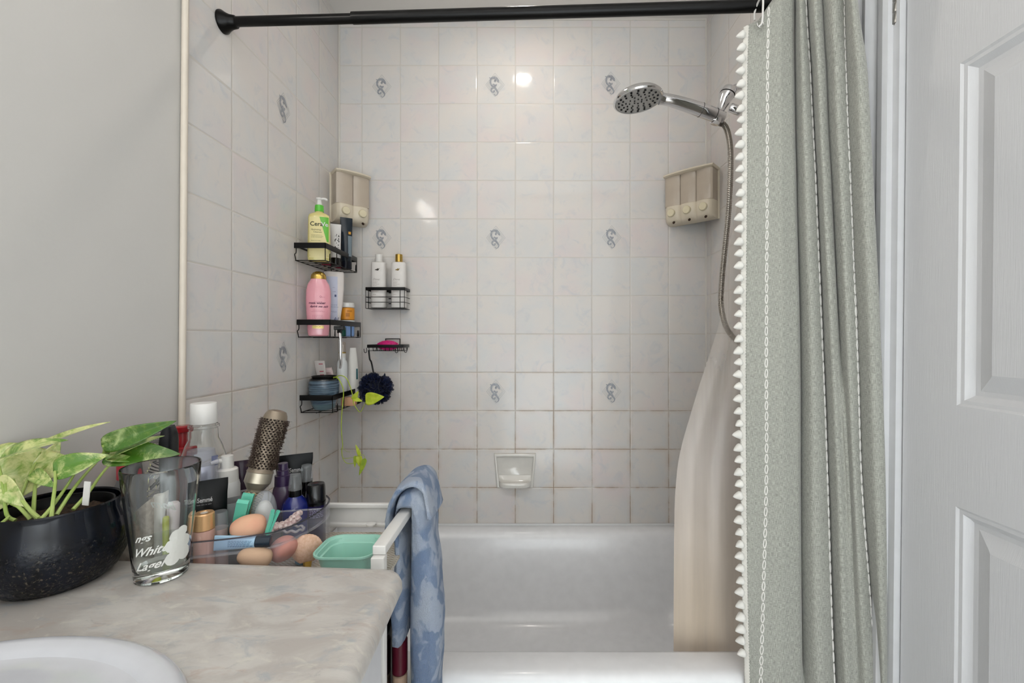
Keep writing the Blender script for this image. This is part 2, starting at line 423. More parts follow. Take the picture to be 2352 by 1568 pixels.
# ------------------------------------------------------------------ soap dispensers (corner mounted)
M_cream = mat('d8cdb8', .35, name='cream_plastic'); M_cham = mat('b9ac9c', .2, coat=.3, name='smoky_chamber'); M_creamk = mat('dcd2b4', .3, name='cream_button')
def dispenser(loc, rz, wd, n, label, zlo=.19):
    t = thing('soap_dispenser', label, 'soap dispenser', loc, rz)
    H = .192; dp = .055
    mb = MB(); mb.box((0, .004, H/2), (wd+.012, .008, H), r=.003); link('back_plate', mb, M_cream, t)
    cw = wd/n
    def bulge(x, amp):   # scalloped front
        return -dp-amp*abs(math.sin(PI*(x+wd/2)/cw))
    def front(z0, z1, amp0, amp1, d0=0, d1=0, mats=None):
        N = 16*n; mb = MB(); rings = []
        for z, a, dd in ((z0, amp0, d0), (z1, amp1, d1)):
            pts = [(-wd/2, 0, z)]
            for k in range(N+1):
                x = -wd/2+wd*k/N; e = min(1, (k+1)/2, (N-k+1)/2)
                pts.append((x, (bulge(x, a)+dd)*(.85+.15*e), z))
            pts.append((wd/2, 0, z)); rings.append(pts)
        mb.loft(rings); return mb
    for i in range(n):
        mb = MB(); N = 12; rings = []
        for z in (.066, H-.008):
            xa = -wd/2+cw*i+.0008; pts = [(xa, 0, z)]
            for k in range(N+1):
                x = xa+(cw-.0016)*k/N; pts.append((x, -dp+.004-.008*math.sin(PI*k/N)**.7, z))
            pts.append((xa+cw-.0016, 0, z)); rings.append(pts)
        mb.loft(rings); link('soap_chamber', mb, M_cham, t, ang=50)
    mb = MB(); N = 16*n
    rings = []
    for z, inset in ((H-.010, .003), (H-.006, -.004), (H-.001, -.004), (H+.002, .004)):
        pts = [(-wd/2-.003+max(inset, 0), 0, z)]
        for k in range(N+1):
            x = -wd/2-.003+(wd+.006)*k/N; pts.append((x, -dp-.003+inset-.012*math.sin(PI*k/N)**.6, z))
        pts.append((wd/2+.003, 0, z)); rings.append(pts)
    mb.loft(rings); link('lid', mb, M_cream, t, ang=50)
    # base with a rounded underside, a button and a nozzle under each chamber
    mb = MB(); rings = []
    for z, inset in ((0, .025), (.004, .012), (.012, .004), (.03, 0), (.064, 0), (.066, .003)):
        pts = [(-wd/2, 0, z)]
        for k in range(N+1):
            x = -wd/2+wd*k/N; e = abs(math.sin(PI*(k/N)*n))
            edge = min(1, k/3, (N-k)/3)
            pts.append((x*(1-.02*(1-edge)), -(dp-.006+.010*e**.7+.004*edge)+inset, z))
        pts.append((wd/2, 0, z)); rings.append(pts)
    mb.loft(rings); db = link('dispenser_base', mb, M_cream, t, ang=45)
    R = Matrix.Rotation(PI/2, 4, 'X')
    for i in range(n):
        x = -wd/2+cw*(i+.5)
        mb = MB(); mb.lathe([(.0, 0), (.0155, 0), (.0155, .010), (.0135, .0125), (0, .0125)], 24, M=Matrix.Translation((x, -dp-.003, .038)) @ R)
        link('push_button', mb, M_creamk, db)
        mb = MB(); mb.lathe([(.0, 0), (.0045, 0), (.0045, .006), (0, .006)], 12, M=Matrix.Translation((x+.006, -dp+.004, .0035)) @ Matrix.Rotation(math.radians(125), 4, 'X'))
        link('nozzle', mb, mat('3a2a20', .5, name='nozzle_hole'), db)
    return t
dispenser((XL+.052, YB-.040, CZ+.449), math.radians(43), .128, 2, 'cream soap dispenser with two chambers in the left corner')
dispenser((XR-.074, YB-.060, CZ+.452), math.radians(-43), .186, 3, 'cream soap dispenser with three chambers in the right corner')

# ------------------------------------------------------------------ shower rod
rod = thing('shower_curtain_rod', 'black telescoping shower curtain rod spanning the alcove', 'curtain rod', (XL, 1.097, CZ+.79))
pA = Vector((0, 0, 0)); pB = Vector((XR-XL, -.045, .011))
j = pA.lerp(pB, .222)
Mr = mat('060606', .3, metal=0, name='rod_metal')
mb = MB(); mb.tube([pA, j+Vector((.05, 0, 0))], .0115, 24); link('inner_tube', mb, Mr, rod)
mb = MB(); mb.tube([j, pB], .0138, 24); link('outer_tube', mb, Mr, rod)
mb = MB(); mb.lathe([(0, 0), (.0265, 0), (.0265, .004), (.021, .012), (.0165, .022), (.0145, .034), (.0125, .036), (0, .036)], 28, M=Matrix.Translation((.0005, 0, 0)) @ Matrix.Rotation(PI/2, 4, 'Y'))
link('end_flange', mb, Mr, rod)
mb = MB(); mb.lathe([(0, 0), (.0265, 0), (.0265, .004), (.021, .012), (.0165, .022), (.0155, .036), (0, .036)], 28, M=Matrix.Translation((XR-XL-.001, -.045, .011)) @ Matrix.Rotation(-PI/2, 4, 'Y'))
link('end_flange', mb, Mr, rod)

# ------------------------------------------------------------------ shower curtain
LV = [-70, 0, 150, 400, 800, 1100, 1400, 1700]
TAB = {'L': [1722, 1722, 1717, 1716, 1713, 1714, 1718, 1724], 'S': [1768, 1766, 1763, 1762, 1760, 1760, 1752, 1744],
       'A': [1822, 1823, 1823, 1827, 1836, 1837, 1839, 1843], 'B': [1849, 1851, 1860, 1872, 1888, 1899, 1908, 1919],
       'C': [1885, 1887, 1895, 1907, 1928, 1946, 1958, 1972], 'D': [1937, 1938, 1942, 1952, 1968, 1978, 2000, 2020], 'R': [1966, 1969, 1990, 2004, 2022, 2032, 2036, 2037]}
def smooth_interp(x, xs, ys):
    if x <= xs[0]: return ys[0]
    for i in range(1, len(xs)):
        if x <= xs[i]:
            t = (x-xs[i-1])/(xs[i]-xs[i-1])
            p0 = ys[max(i-2, 0)]; p1 = ys[i-1]; p2 = ys[i]; p3 = ys[min(i+1, len(ys)-1)]
            return .5*((2*p1)+(p2-p0)*t+(2*p0-5*p1+4*p2-p3)*t*t+(3*p1-p0-3*p2+p3)*t**3)
    return ys[-1]
def cur_nodes(y):
    g = {k: smooth_interp(y, LV, v) for k, v in TAB.items()}
    L, S, A, B, Cc, Dd, R = (g[k] for k in 'LSABCDR')
    dd = interp(y, [-70, 400, 1100, 1700], [.035, .015, 0, -.045])   # hangs from the rod and falls outside the tub
    fc = max(0, min(1, (950-y)/450))
    def cc_(a, b): return (Cc+lerp(b[0], a[0], fc), lerp(b[1], a[1], fc))
    N = [(L, 1.000), (lerp(L, S, .5), .992), (S, .985), (lerp(S, A, .5), .972), (A-4, .978), (A+1, .995), (A-4, 1.02), (A-1, 1.03), (A+5, .995),
         (lerp(A, B, .5), .958), (B-3, .962), (B+1, .978), (B-4, 1.0), (B, 1.01), (B+5, .975),
         (lerp(B, Cc, .5), .938), cc_((-3, .940), (-8, .935)), cc_((1, .955), (-3, .934)), cc_((-4, .972), (0, .933)), cc_((1, .975), (4, .932)), cc_((5, .950), (8, .930)),
         (lerp(Cc, Dd, .5), .915), (Dd-3, .918), (Dd+1, .930), (Dd-3, .945), (Dd+1, .945), (Dd+5, .922),
         (lerp(Dd, R, .55), .888), (R-3, .885), (R, .897), (R-8, .92)]
    return [Vector((px, D+dd*max(0, 1-i/26), 0)) for i, (px, D) in enumerate(N)]
def cur_top(i):  # the free corner droops below the rod
    return interp(i, [0, 1, 2, 3, 5, 10], [57, 46, 12, -30, -60, -68])
NU = 30; SU = 8
rows = 90; cur_pts = []
for r in range(rows+1):
    t = r/rows
    cache = {}
    line = []
    yref = lerp(-70, 1700, t)
    nodes = cur_nodes(yref); cc = catmull(nodes, SU)
    for k, q in enumerate(cc):
        i = k/SU; yt = cur_top(i); y = lerp(yt, 1700, t) if True else yref
        n2 = q
        if abs(y-yref) > 1:
            f = cur_nodes(y); c2 = None
            ii = min(int(i), NU-1); fr = i-ii
            n2 = f[ii].lerp(f[ii+1], fr) if i < 5 else q
            w_ = max(0, min(1, (5-i)/1.5)); n2 = q.lerp(n2, w_)
        wob = .0025*noise.noise(Vector((k*.05, y*.006, 3)))
        zz = CZ-(y-778)*n2.y/F
        line.append(P(n2.x, y, min(n2.y+wob, interp(zz, [.40, .62], [.966, 1.05]))))
    for p in line:
        p.x = min(p.x, .712+0*p.z) if p.y > .985 else p.x
    cur_pts.append(line)
for line in cur_pts:
    for p in line: p.z = max(p.z, .10)
curt = thing('shower_curtain', 'grey green linen shower curtain with white stitching and tasselled edge', 'shower curtain', (.6, .96, .1))
org = Vector((.6, .96, .1))
nC = len(cur_pts[0])
def linen():
    m = NT('linen'); uv = m.n('ShaderNodeTexCoord').outputs['UV']
    a = m.noise(m.scale(uv, (1150, 85, 1)), 1, 2, .6); b = m.noise(m.scale(uv, (115, 1400, 1)), 1, 2, .6)
    s = m.math('ADD', m.math('MULTIPLY', a, .5), m.math('MULTIPLY', b, .5))
    base = m.mix(m.ramp(s, .37, .63), '74766f', 'b2b3aa')
    base = m.mix(m.math('MULTIPLY', m.noise(uv, 6, 3), .35), base, '9f9f96')
    m.set(m.b.inputs['Base Color'], base); m.b.inputs['Roughness'].default_value = .85
    m.b.inputs['Sheen Weight'].default_value = .25; m.bump(s, .5, .0008); return m.mat
M_linen = linen()
mb = MB()
for line in cur_pts: mb.v += [p-org for p in line]
for r in range(rows):
    for k in range(nC-1):
        a = r*nC+k; mb.f.append((a, a+nC, a+nC+1, a+1)); mb.m.append(0)
o = link('fabric', mb, M_linen, curt, ang=180)
uvl = o.data.uv_layers.new(name='uv')
# uv in metres along the cloth
su = [0]
mid = cur_pts[rows//2]
for k in range(1, nC): su.append(su[-1]+(mid[k]-mid[k-1]).length)
for lp in o.data.loops:
    vi = lp.vertex_index; k = vi % nC; r = vi//nC
    uvl.data[lp.index].uv = (su[k], cur_pts[r][k].z)
d = o.modifiers.new('sol', 'SOLIDIFY'); d.thickness = .0012; d.offset = 1
mb_c = {}
def cur_at(i, rowf):
    k = i*SU; k0 = int(k); kf = k-k0; r0 = min(int(rowf), rows-1); rf = rowf-r0; k1 = min(k0+1, nC-1)
    a = cur_pts[r0][k0].lerp(cur_pts[r0][k1], kf); b = cur_pts[r0+1][k0].lerp(cur_pts[r0+1][k1], kf)
    return a.lerp(b, rf)
M_thread = mat('e6e4df', .7, name='white_thread')
for idx in (2, 10.3, 22.3):        # three rows of chain stitching
    mb = MB(); rf = .3
    while rf < rows-1.6:
        p0 = cur_at(idx, rf); p1 = cur_at(idx, rf+1.15)
        side = (cur_at(idx+.3, rf)-cur_at(idx-.3, rf)).normalized(); nrm = side.cross((p1-p0)).normalized()
        if nrm.y > 0: nrm = -nrm
        if (p1-p0).length > .01:
            hw = .0034
            loop = []
            for s in range(12):
                a = 2*PI*s/12; loop.append(p0.lerp(p1, .5-.5*math.cos(a))+side*hw*math.sin(a)*(1-.3*abs(math.cos(a)))+nrm*.0012-org)
            mb.tube(loop, .0012, 5, closed=True)
        rf += 1.3
    link('chain_stitch', mb, M_thread, curt)
# lace band and tassels along the free edge
mb = MB(); lace = []
def lw(u, v):
    e = cur_at(0, v*(rows-2)); g = cur_at(.25, v*(rows-2)); side = (e-g).normalized()
    return e+side*(.001+.012*u)+Vector((0, -.0025+.0012*math.sin(v*1500+u*9), .0))-org
mb.grid(lw, 4, 900)
lace_o = o = link('lace_band', mb, mat('dedbd3', .8, bump=.8, bs=900, name='lace'), curt); d = o.modifiers.new('sol', 'SOLIDIFY'); d.thickness = .002
base_t = None
nT = 52
for k in range(nT):
    y = lerp(82, 1500, k/(nT-1)); rf = (y-57)/(1700-57)*rows
    e = cur_at(0, rf)-org+Vector((-.0085, -.001, 0))
    if base_t is None:
        mb = MB(); rnd = random.Random(5)
        seg = 18; L = .021
        prof = [(.0030, 0), (.0072, -.0015), (.0098, -.005), (.0098, -.0085), (.0082, -.0125), (.0062, -.0165), (.0040, -.0205), (.0012, -.0240)]
        rings = [[(r*math.cos(2*PI*q/seg)*(1+.12*(q % 2)), r*math.sin(2*PI*q/seg)*(1+.12*(q % 2)), z) for q in range(seg)] for r, z in prof]
        mb.loft(rings)
        base_t = o = link('tassel', mb, mat('e4e2dc', .85, sheen=.3, name='tassel_yarn'), lace_o, ang=60)
    else: o = base_t.copy(); C.objects.link(o); o.parent = lace_o
    rn = random.Random(k*7)
    o.location = e+Vector((0, 0, .003)); o.rotation_euler = (rn.uniform(-.2, .2), math.radians(74+rn.uniform(-14, 10)), 0)
    s = rn.uniform(.78, .95); o.scale = (s, s, s)
# ring hooks
for px, py in ((1744, 58),):
    rg = thing('curtain_ring', 'white plastic curtain hook over the black rod at the curtain corner', 'curtain hook', P(px, py, 1.012))
    mb = MB(); mb.tube(catmull([(-.002, -.002, -.004), (.003, -.006, .002), (.004, -.008, .03), (.008, 0, .062), (.012, .025, .075), (.012, .044, .062), (.010, .04, .04)], 6), .0022, 8)
    link('hook', mb, M_white, rg)
    mb = MB(); mb.tube([(.0075*math.cos(a*PI/8), -.005, .0075*math.sin(a*PI/8)-.001) for a in range(16)], .0013, 8, closed=True)
    link('grommet', mb, mat('c9c9c6', .25, 1, name='grommet_metal'), rg)

# ------------------------------------------------------------------ clear liner inside the tub
LT = [380, 520, 620, 740, 850, 930, 1040, 1130, 1250, 1560]
LX = [1712, 1684, 1668, 1652, 1618, 1592, 1562, 1551, 1548, 1547]
def liner_mat():
    m = NT('liner_vinyl'); o = m.obj(); sp = m.n('ShaderNodeSeparateXYZ'); m.set(sp.inputs[0], o)
    tr = m.n('ShaderNodeBsdfTransparent'); tr.inputs[0].default_value = (1, .985, .965, 1)
    m.b.inputs['Base Color'].default_value = col('cbbfb1'); m.b.inputs['Roughness'].default_value = .25
    m.set(m.b.inputs['Base Color'], m.mix(m.ramp(sp.outputs[2], .35, .9), 'dac8b0', 'd9d1ca'))
    tl = m.n('ShaderNodeBsdfTranslucent'); tl.inputs[0].default_value = col('e0d5ca')
    m1 = m.n('ShaderNodeMixShader'); m1.inputs[0].default_value = .35
    m.t.links.new(m.b.outputs[0], m1.inputs[1]); m.t.links.new(tl.outputs[0], m1.inputs[2])
    f = m.math('SUBTRACT', 1.0, m.ramp(sp.outputs[2], .62, 1.30))     # soap film thickens downwards
    f = m.math('ADD', m.math('MULTIPLY', f, .58), .30)
    st = m.noise(m.scale(o, (26, 26, 1.4)), 1, 3, .6)
    f = m.math('ADD', f, m.math('MULTIPLY', m.math('SUBTRACT', st, .5), .5))
    f = m.math('MAXIMUM', m.math('MINIMUM', f, .97), .12)
    mx = m.n('ShaderNodeMixShader'); m.set(mx.inputs[0], f)
    m.t.links.new(tr.outputs[0], mx.inputs[1]); m.t.links.new(m1.outputs[0], mx.inputs[2]); m.t.links.new(mx.outputs[0], m.out.inputs[0])
    return m.mat
mb = MB()
def liner(u, v):
    y = lerp(380, 1560, v); xl = smooth_interp(y, LT, LX); xr = 1800
    x = lerp(xl, xr, u)
    amp = .0045*(.4+.6*v)
    D = 1.108+amp*math.sin(u*(26-6*v)+2*v)*min(1, u*6)+.006*noise.noise(Vector((u*5, v*2.5, 1)))
    p = P(x, y, D); p.x = min(p.x, XR-.09); p.z = max(p.z, RZ-.2); return p
mb.grid(liner, 110, 70)
lin = tag(link('shower_liner', mb, liner_mat(), ang=180), 'translucent plastic shower liner hanging inside the tub', 'shower liner')

# ------------------------------------------------------------------ lettering
def letters(mb, s, size, fn, shear=0, align='CENTER', bold=0, sub=0, mi=None):
    """flat font outlines mapped by fn(x, z) onto a surface"""
    cu = bpy.data.curves.new('t', 'FONT'); cu.body = s; cu.size = size; cu.shear = shear; cu.align_x = align
    cu.resolution_u = 3
    if bold: cu.offset = bold
    o = bpy.data.objects.new('t', cu); C.objects.link(o); bpy.context.view_layer.update()
    me = bpy.data.meshes.new_from_object(o.evaluated_get(bpy.context.evaluated_depsgraph_get()))
    if mi is not None: mb.mi = mi
    mb.add([fn(v.co.x, v.co.y) for v in me.vertices], [tuple(p.vertices) for p in me.polygons])
    mb.mi = 0
    bpy.data.objects.remove(o); bpy.data.curves.remove(cu); bpy.data.meshes.remove(me)
class Body:
    """upright container: superellipse sections (z, rx, ry)"""
    def __init__(s, secs, n=2.6, seg=40, nz=40, smooth=True):
        s.secs = secs; s.n = n; s.seg = seg; s.nz = nz; s.sm = smooth
    def r(s, z):
        zs = [q[0] for q in s.secs]
        return interp(z, zs, [q[1] for q in s.secs]), interp(z, zs, [q[2] for q in s.secs])
    def mesh(s, mb=None, M=None, cap1=True):
        mb = mb or MB(); rings = []
        for q in s.secs:
            z, rx, ry = q[:3]; n = q[3] if len(q) > 3 else s.n
            ring = []
            for k in range(s.seg):
                a = 2*PI*k/s.seg; c, d = math.cos(a), math.sin(a)
                ring.append((rx*math.copysign(abs(c)**(2/n), c), ry*math.copysign(abs(d)**(2/n), d), z))
            rings.append(ring)
        return mb.loft(rings, M=M, cap1=cap1)
    def at(s, x, z, off=.0004):
        rx, ry = s.r(z); u = min(.999, abs(x)/(rx+1e-6)); n = s.n
        return Vector((x, -ry*(1-u**n)**(1/n)-off, z))
    def patch(s, mb, x0, x1, z0, z1, off=.0003, nu=12, nv=8, skew=0):
        return mb.grid(lambda u, v: s.at(lerp(x0, x1, u)+skew*v, lerp(z0, z1, v), off), nu, nv)
def cyl(r0, r1, h, bev=.001, seg=28, z=0):
    return [(0, z), (r0-bev, z), (r0, z+bev), (r1, z+h-bev), (r1-bev, z+h), (0, z+h)]
def lines(body, mb, rows, off=.0005):
    """fine print as thin strokes: (x0, x1, z)"""
    for x0, x1, z in rows:
        rnd = random.Random(int(z*1e5)); x = x0
        while x < x1:
            w_ = rnd.uniform(.002, .006); body.patch(mb, x, min(x+w_, x1), z, z+.0009, off, 2, 1); x += w_+.0012

# ------------------------------------------------------------------ hand shower
S = 1.36
sh = thing('hand_shower', 'chrome hand shower head on a bracket with flexible metal hose', 'shower head', P(1660, 255, S))
o0 = P(1660, 255, S)
def L(px, py, D=S): return P(px, py, D)-o0
hc = L(1465, 227, 1.33); nrm = Vector((.10, -.02, -1)).normalized()
q = nrm.to_track_quat('Z', 'Y').to_matrix().to_4x4(); Mh = Matrix.Translation(hc) @ q
mb = MB(); mb.lathe([(0, -.030), (.02, -.030), (.045, -.022), (.066, -.010), (.0735, -.001), (.0745, .004), (.072, .008), (.0685, .0085)], 48, M=Mh, cap=False)
link('shower_head_shell', mb, M_chrome, sh)
mb = MB(); mb.lathe([(.0685, .0085), (.0665, .0065), (.05, .0072), (0, .0075)], 48, M=Mh, cap=False)
link('spray_face', mb, mat('a9a9a7', .3, metal=.5, name='spray_face_plastic'), sh)
mb = MB()
for rad, cnt, rr_, ph in ((.058, 18, .0032, .1), (.047, 16, .0030, .2), (.036, 12, .0024, 0), (.026, 9, .002, .1), (.012, 6, .0022, 0)):
    for k in range(cnt):
        a = 2*PI*(k+ph)/cnt
        if rad in (.036,) and k % 6 in (2,): continue
        mb.lathe([(0, .0062), (rr_, .0062), (rr_, .0092), (rr_*.6, .0098), (0, .0098)], 10, (rad*math.cos(a), rad*math.sin(a), 0), M=Mh)
link('spray_nozzles', mb, mat('1c1c1e', .5, name='nozzle_rubber'), sh)
pth = catmull([L(1516, 226, 1.335), L(1545, 232, 1.338), L(1585, 244, 1.345), L(1625, 258, 1.352), L(1660, 272, 1.36)], 10)
mb = MB(); mb.tube(pth, [interp(i/(len(pth)-1), [0, .1, .35, .7, 1], [.018, .0165, .0185, .021, .0195]) for i in range(len(pth))], 28)
link('handle', mb, M_chrome, sh)
for t in (.66, .86):
    i = int(t*(len(pth)-1)); mb = MB(); mb.tube([pth[i], pth[i+1].lerp(pth[i], .8)], .0214, 28); link('handle_seam', mb, M_black, sh)
mb = MB(); d0 = L(1645, 274); d1 = L(1674, 209)
ax = (d1-d0); Mb = Matrix.Translation(d0) @ ax.to_track_quat('Z', 'Y').to_matrix().to_4x4(); Lh = ax.length
mb.lathe([(0, -.014), (.016, -.012), (.021, 0), (.018, .014), (.013, .022), (.0125, .034), (.018, Lh-.032), (.0215, Lh-.018), (.0225, Lh-.002), (.020, Lh+.008), (.012, Lh+.013), (0, Lh+.014)], 32, M=Mb)
link('bracket', mb, M_chrome, sh)
mb = MB(); mb.lathe([(.0222, Lh-.012), (.0232, Lh-.011), (.0232, Lh-.0095), (.0222, Lh-.009)], 32, M=Mb, cap=False); link('bracket_seam', mb, M_black, sh)
mb = MB(); e0 = L(1676, 246); e1 = L(1700, 256); ax2 = (e1-e0)
mb.lathe([(0, 0), (.011, 0), (.0135, .003), (.0135, .034), (.012, .037), (0, .037)], 20, M=Matrix.Translation(e0) @ ax2.to_track_quat('Z', 'Y').to_matrix().to_4x4())
link('swivel_knob', mb, M_chrome, sh)
mb = MB(); wall_pt = Vector((XR-.001, S+.01, PZ(190, S)))-o0
mb.tube(catmull([d1, d1.lerp(wall_pt, .4)+Vector((0, 0, .008)), wall_pt], 6), .0105, 16)
mb.lathe([(0, 0), (.03, 0), (.026, .006), (.012, .012), (0, .012)], 24, M=Matrix.Translation(wall_pt) @ Matrix.Rotation(-PI/2, 4, 'Y'))
link('shower_arm', mb, M_chrome, sh)
hp = catmull([L(1652, 283), L(1664, 288), L(1673, 310), L(1678, 350), L(1677, 420), L(1672, 500), L(1665, 570), L(1659, 630), L(1656, 690, 1.35), L(1661, 730, 1.34), L(1674, 762, 1.34), L(1700, 790, 1.33)], 12)
fine = []
for i in range(len(hp)-1):
    for k in range(4): fine.append(hp[i].lerp(hp[i+1], k/4))
mb = MB(); mb.tube(fine, [.0086 if k % 3 else .0072 for k in range(len(fine))], 12)
link('hose', mb, mat('b4aea6', .28, 1, name='hose_metal'), sh)

# ------------------------------------------------------------------ wire shelves
def wire_shelf(loc, label, Ly, Dx, Hh, group, hooks=((.02, 1), (.25, 2))):
    """fixed to the left wall; local x outwards, y along the wall, z from the wire floor"""
    t = thing('wire_shelf', label, 'shower shelf', loc, 0, group)
    w = .0016
    mb = MB()
    for a, b in (((0, 0), (Dx, 0)), ((Dx, 0), (Dx, Ly)), ((Dx, Ly), (0, Ly)), ((0, 0), (0, Ly))):
        cx, cy = (a[0]+b[0])/2, (a[1]+b[1])/2
        mb.box((cx, cy, Hh-.009), (abs(a[0]-b[0])+.0035, abs(a[1]-b[1])+.0035, .018 if a[0] == b[0] and a[0] or a[1] == b[1] else .006), r=.001)
    link('rail', mb, M_black, t)
    mb = MB()
    fr = [(0, 0, 0), (Dx, 0, 0), (Dx, Ly, 0), (0, Ly, 0)]
    mb.tube([(.003, 0, 0), (Dx, 0, 0)], w, 6); mb.tube([(Dx, 0, 0), (Dx, Ly, 0)], w, 6); mb.tube([(Dx, Ly, 0), (.003, Ly, 0)], w, 6); mb.tube([(.003, 0, 0), (.003, Ly, 0)], w, 6)
    mb.tube([(Dx/2, 0, -.0015), (Dx/2, Ly, -.0015)], w, 6)
    nn = 8
    for k in range(1, nn): mb.tube([(.003, Ly*k/nn, 0), (Dx, Ly*k/nn, 0)], w*.85, 6)
    for y in (0, Ly*.33, Ly*.66, Ly): mb.tube([(Dx, y, 0), (Dx, y, Hh-.01)], w, 6)
    for y in (0, Ly): mb.tube(catmull([(.004, y, 0), (.002, y, .012), (-.0005+.001, y, .020), (.005, y, .027), (.005, y, Hh-.01)], 5), w, 6)
    link('wire_basket', mb, M_black, t)
    for y0_, n_ in hooks:
        for k in range(n_):
            y = y0_+k*.012
            mb = MB(); mb.tube(catmull([(Dx+.001, y, 0), (Dx+.004, y+.001, -.001), (Dx+.007, y+.002, .002), (Dx+.007, y+.002, .022), (Dx+.006, y+.006, .0255), (Dx+.004, y+.008, .022), (Dx+.003, y+.008, .004)], 4), w*.9, 6)
            link('hook', mb, M_black, t)
    return t
SX = XL+.0015; SY = 1.445
G = 'black wire shelves on the left tiled wall'
wire_shelf((SX, 1.435, CZ+.256), 'top black wire shelf on the left wall holding the yellow pump bottle', .262, .100, .058, G, ((.016, 1), (.235, 1)))
wire_shelf((SX, 1.452, CZ+.006), 'middle black wire shelf on the left wall holding the pink bottle', .262, .108, .058, G, ((.02, 1), (.215, 2)))
wire_shelf((SX, 1.470, CZ-.246), 'bottom black wire shelf on the left wall holding the blue pot', .275, .108, .058, G, ((.02, 1), (.2, 3)))
ZA, ZB_, ZC_ = CZ+.256+.0028, CZ+.006+.0028, CZ-.246+.0028

# top shelf -----------------------------------------------------------
X, D = PX(727, 1.485)+.008, 1.488
t = thing('cleanser_bottle', 'tall yellow pump bottle of cleanser with green collar on the top wire shelf', 'bottle', (X, D, ZA), .30)
b = Body([(0, .030, .018), (.003, .034, .022), (.02, .036, .0235), (.10, .0345, .0225), (.150, .0335, .022), (.158, .031, .020), (.164, .022, .017, 2.2), (.168, .0125, .0125, 2), (.176, .012, .012, 2)], 3.2)
link('bottle_body', b.mesh(), mat('dccf86', .12, coat=.6, sss=.1, name='yellow_gel'), t)
mb = MB(); b.patch(mb, -.028, .031, .012, .148, .0003, 16, 12); link('clear_label', mb, mat('e9dc9f', .3, name='bottle_label'), t)
mb = MB()
pts = [(.008, .148), (.031, .148), (.031, .085), (.027, .072)]
mb.grid(lambda u, v: b.at(lerp(lerp(.0035, .026, v), .031, u), lerp(.149, .066, v), .0006), 8, 12)
link('green_flash', mb, mat('6dbd45', .35, name='label_green'), t)
mb = MB(); letters(mb, 'Cera', .0195, lambda x, z: b.at(x-.0255, z+.118, .001), align='LEFT', bold=.0003)
letters(mb, 'Hydrating', .0075, lambda x, z: b.at(x-.022, z+.103, .0008), align='LEFT'); letters(mb, 'Cleanser', .0075, lambda x, z: b.at(x-.015, z+.095, .0008), align='LEFT')
lines(b, mb, [(-.022, .012, .087), (-.022, .016, .083), (-.022, .012, .079), (-.022, .009, .068), (-.022, .0, .058)], .0008)
link('lettering', mb, mat('2a3326', .5, name='label_ink'), t)
mb = MB(); letters(mb, 'Ve', .0195, lambda x, z: b.at(x+.0090, z+.118, .0012), align='LEFT', bold=.0003); link('lettering', mb, M_white, t)
mb = MB(); mb.lathe(cyl(.0145, .0135, .022, z=.170), 28); link('collar', mb, mat('5cc23c', .3, name='green_cap'), t)
mb = MB(); mb.lathe([(0, .19), (.0085, .19), (.0085, .2), (.007, .204), (.007, .210), (.010, .212), (.010, .217), (0, .219)], 24)
mb.tube(catmull([(0, 0, .214), (.012, -.002, .215), (.021, -.004, .2135), (.025, -.005, .209)], 4), .004, 10); link('pump', mb, M_white, t)
X, D = PX(771, 1.575), 1.575
t = thing('cream_tube', 'white squeeze tube standing on a black cap behind the yellow pump bottle', 'tube', (X, D, ZA), .4)
mb = MB(); mb.lathe(cyl(.0165, .0165, .030), 24); link('cap', mb, M_blackp, t)
b = Body([(.030, .016, .016, 2), (.06, .0165, .015, 2), (.12, .0175, .007, 2), (.148, .018, .0015, 2), (.152, .018, .0012, 2)], 2)
link('tube_body', b.mesh(), mat('dcdad8', .35, name='tube_white'), t)
mb = MB(); rn = random.Random(3)
for k in range(26):
    z = rn.uniform(.045, .115); x = rn.uniform(-.004, .011)*(1-.3*abs(z-.08)/.04); b.patch(mb, x, x+rn.uniform(.001, .004), z, z+rn.uniform(.001, .005), .0006, 1, 1)
link('leaf_print', mb, M_ink, t)
X, D = PX(793, 1.63)+.004, 1.63
t = thing('hair_tube', 'dark navy squeeze tube with gold square on the top wire shelf', 'tube', (X, D, ZA), .55)
mb = MB(); mb.lathe(cyl(.019, .019, .028), 24); link('cap', mb, mat('10141f', .3, name='navy_cap'), t)
b = Body([(.028, .0185, .0185, 2), (.07, .0195, .016, 2), (.14, .021, .007, 2), (.185, .0215, .0016, 2), (.190, .0215, .0012, 2)], 2)
link('tube_body', b.mesh(), mat('14212c', .3, coat=.4, name='navy_tube'), t)
mb = MB(); b.patch(mb, .006, .015, .128, .138, .0006, 3, 2); link('gold_square', mb, mat('d09a3a', .4, name='gold_print'), t)
mb = MB(); b.patch(mb, .004, .0195, .045, .122, .0005, 5, 10); link('pale_panel', mb, mat('74828c', .4, name='pale_label'), t)
t = thing('lotion_pump', 'small white pump dispenser half hidden behind the yellow pump bottle', 'bottle', (PX(757, 1.66)-.02, 1.655, ZA), .5)
mb = MB(); mb.lathe([(0, 0), (.014, 0), (.0145, .002), (.0145, .12), (.012, .126), (.006, .128), (.006, .146), (0, .148)], 20); link('bottle_body', mb, mat('e2dccc', .35, name='cream_bottle'), t)
mb = MB(); mb.tube(catmull([(0, 0, .146), (.01, -.004, .148), (.024, -.01, .142)], 4), .0042, 10); link('spout', mb, M_white, t)
t = thing('disposable_razor', 'crimson plastic razor lying on the wires of the top shelf', 'razor', (PX(755, 1.60)+.02, 1.60, ZA+.005), math.radians(70))
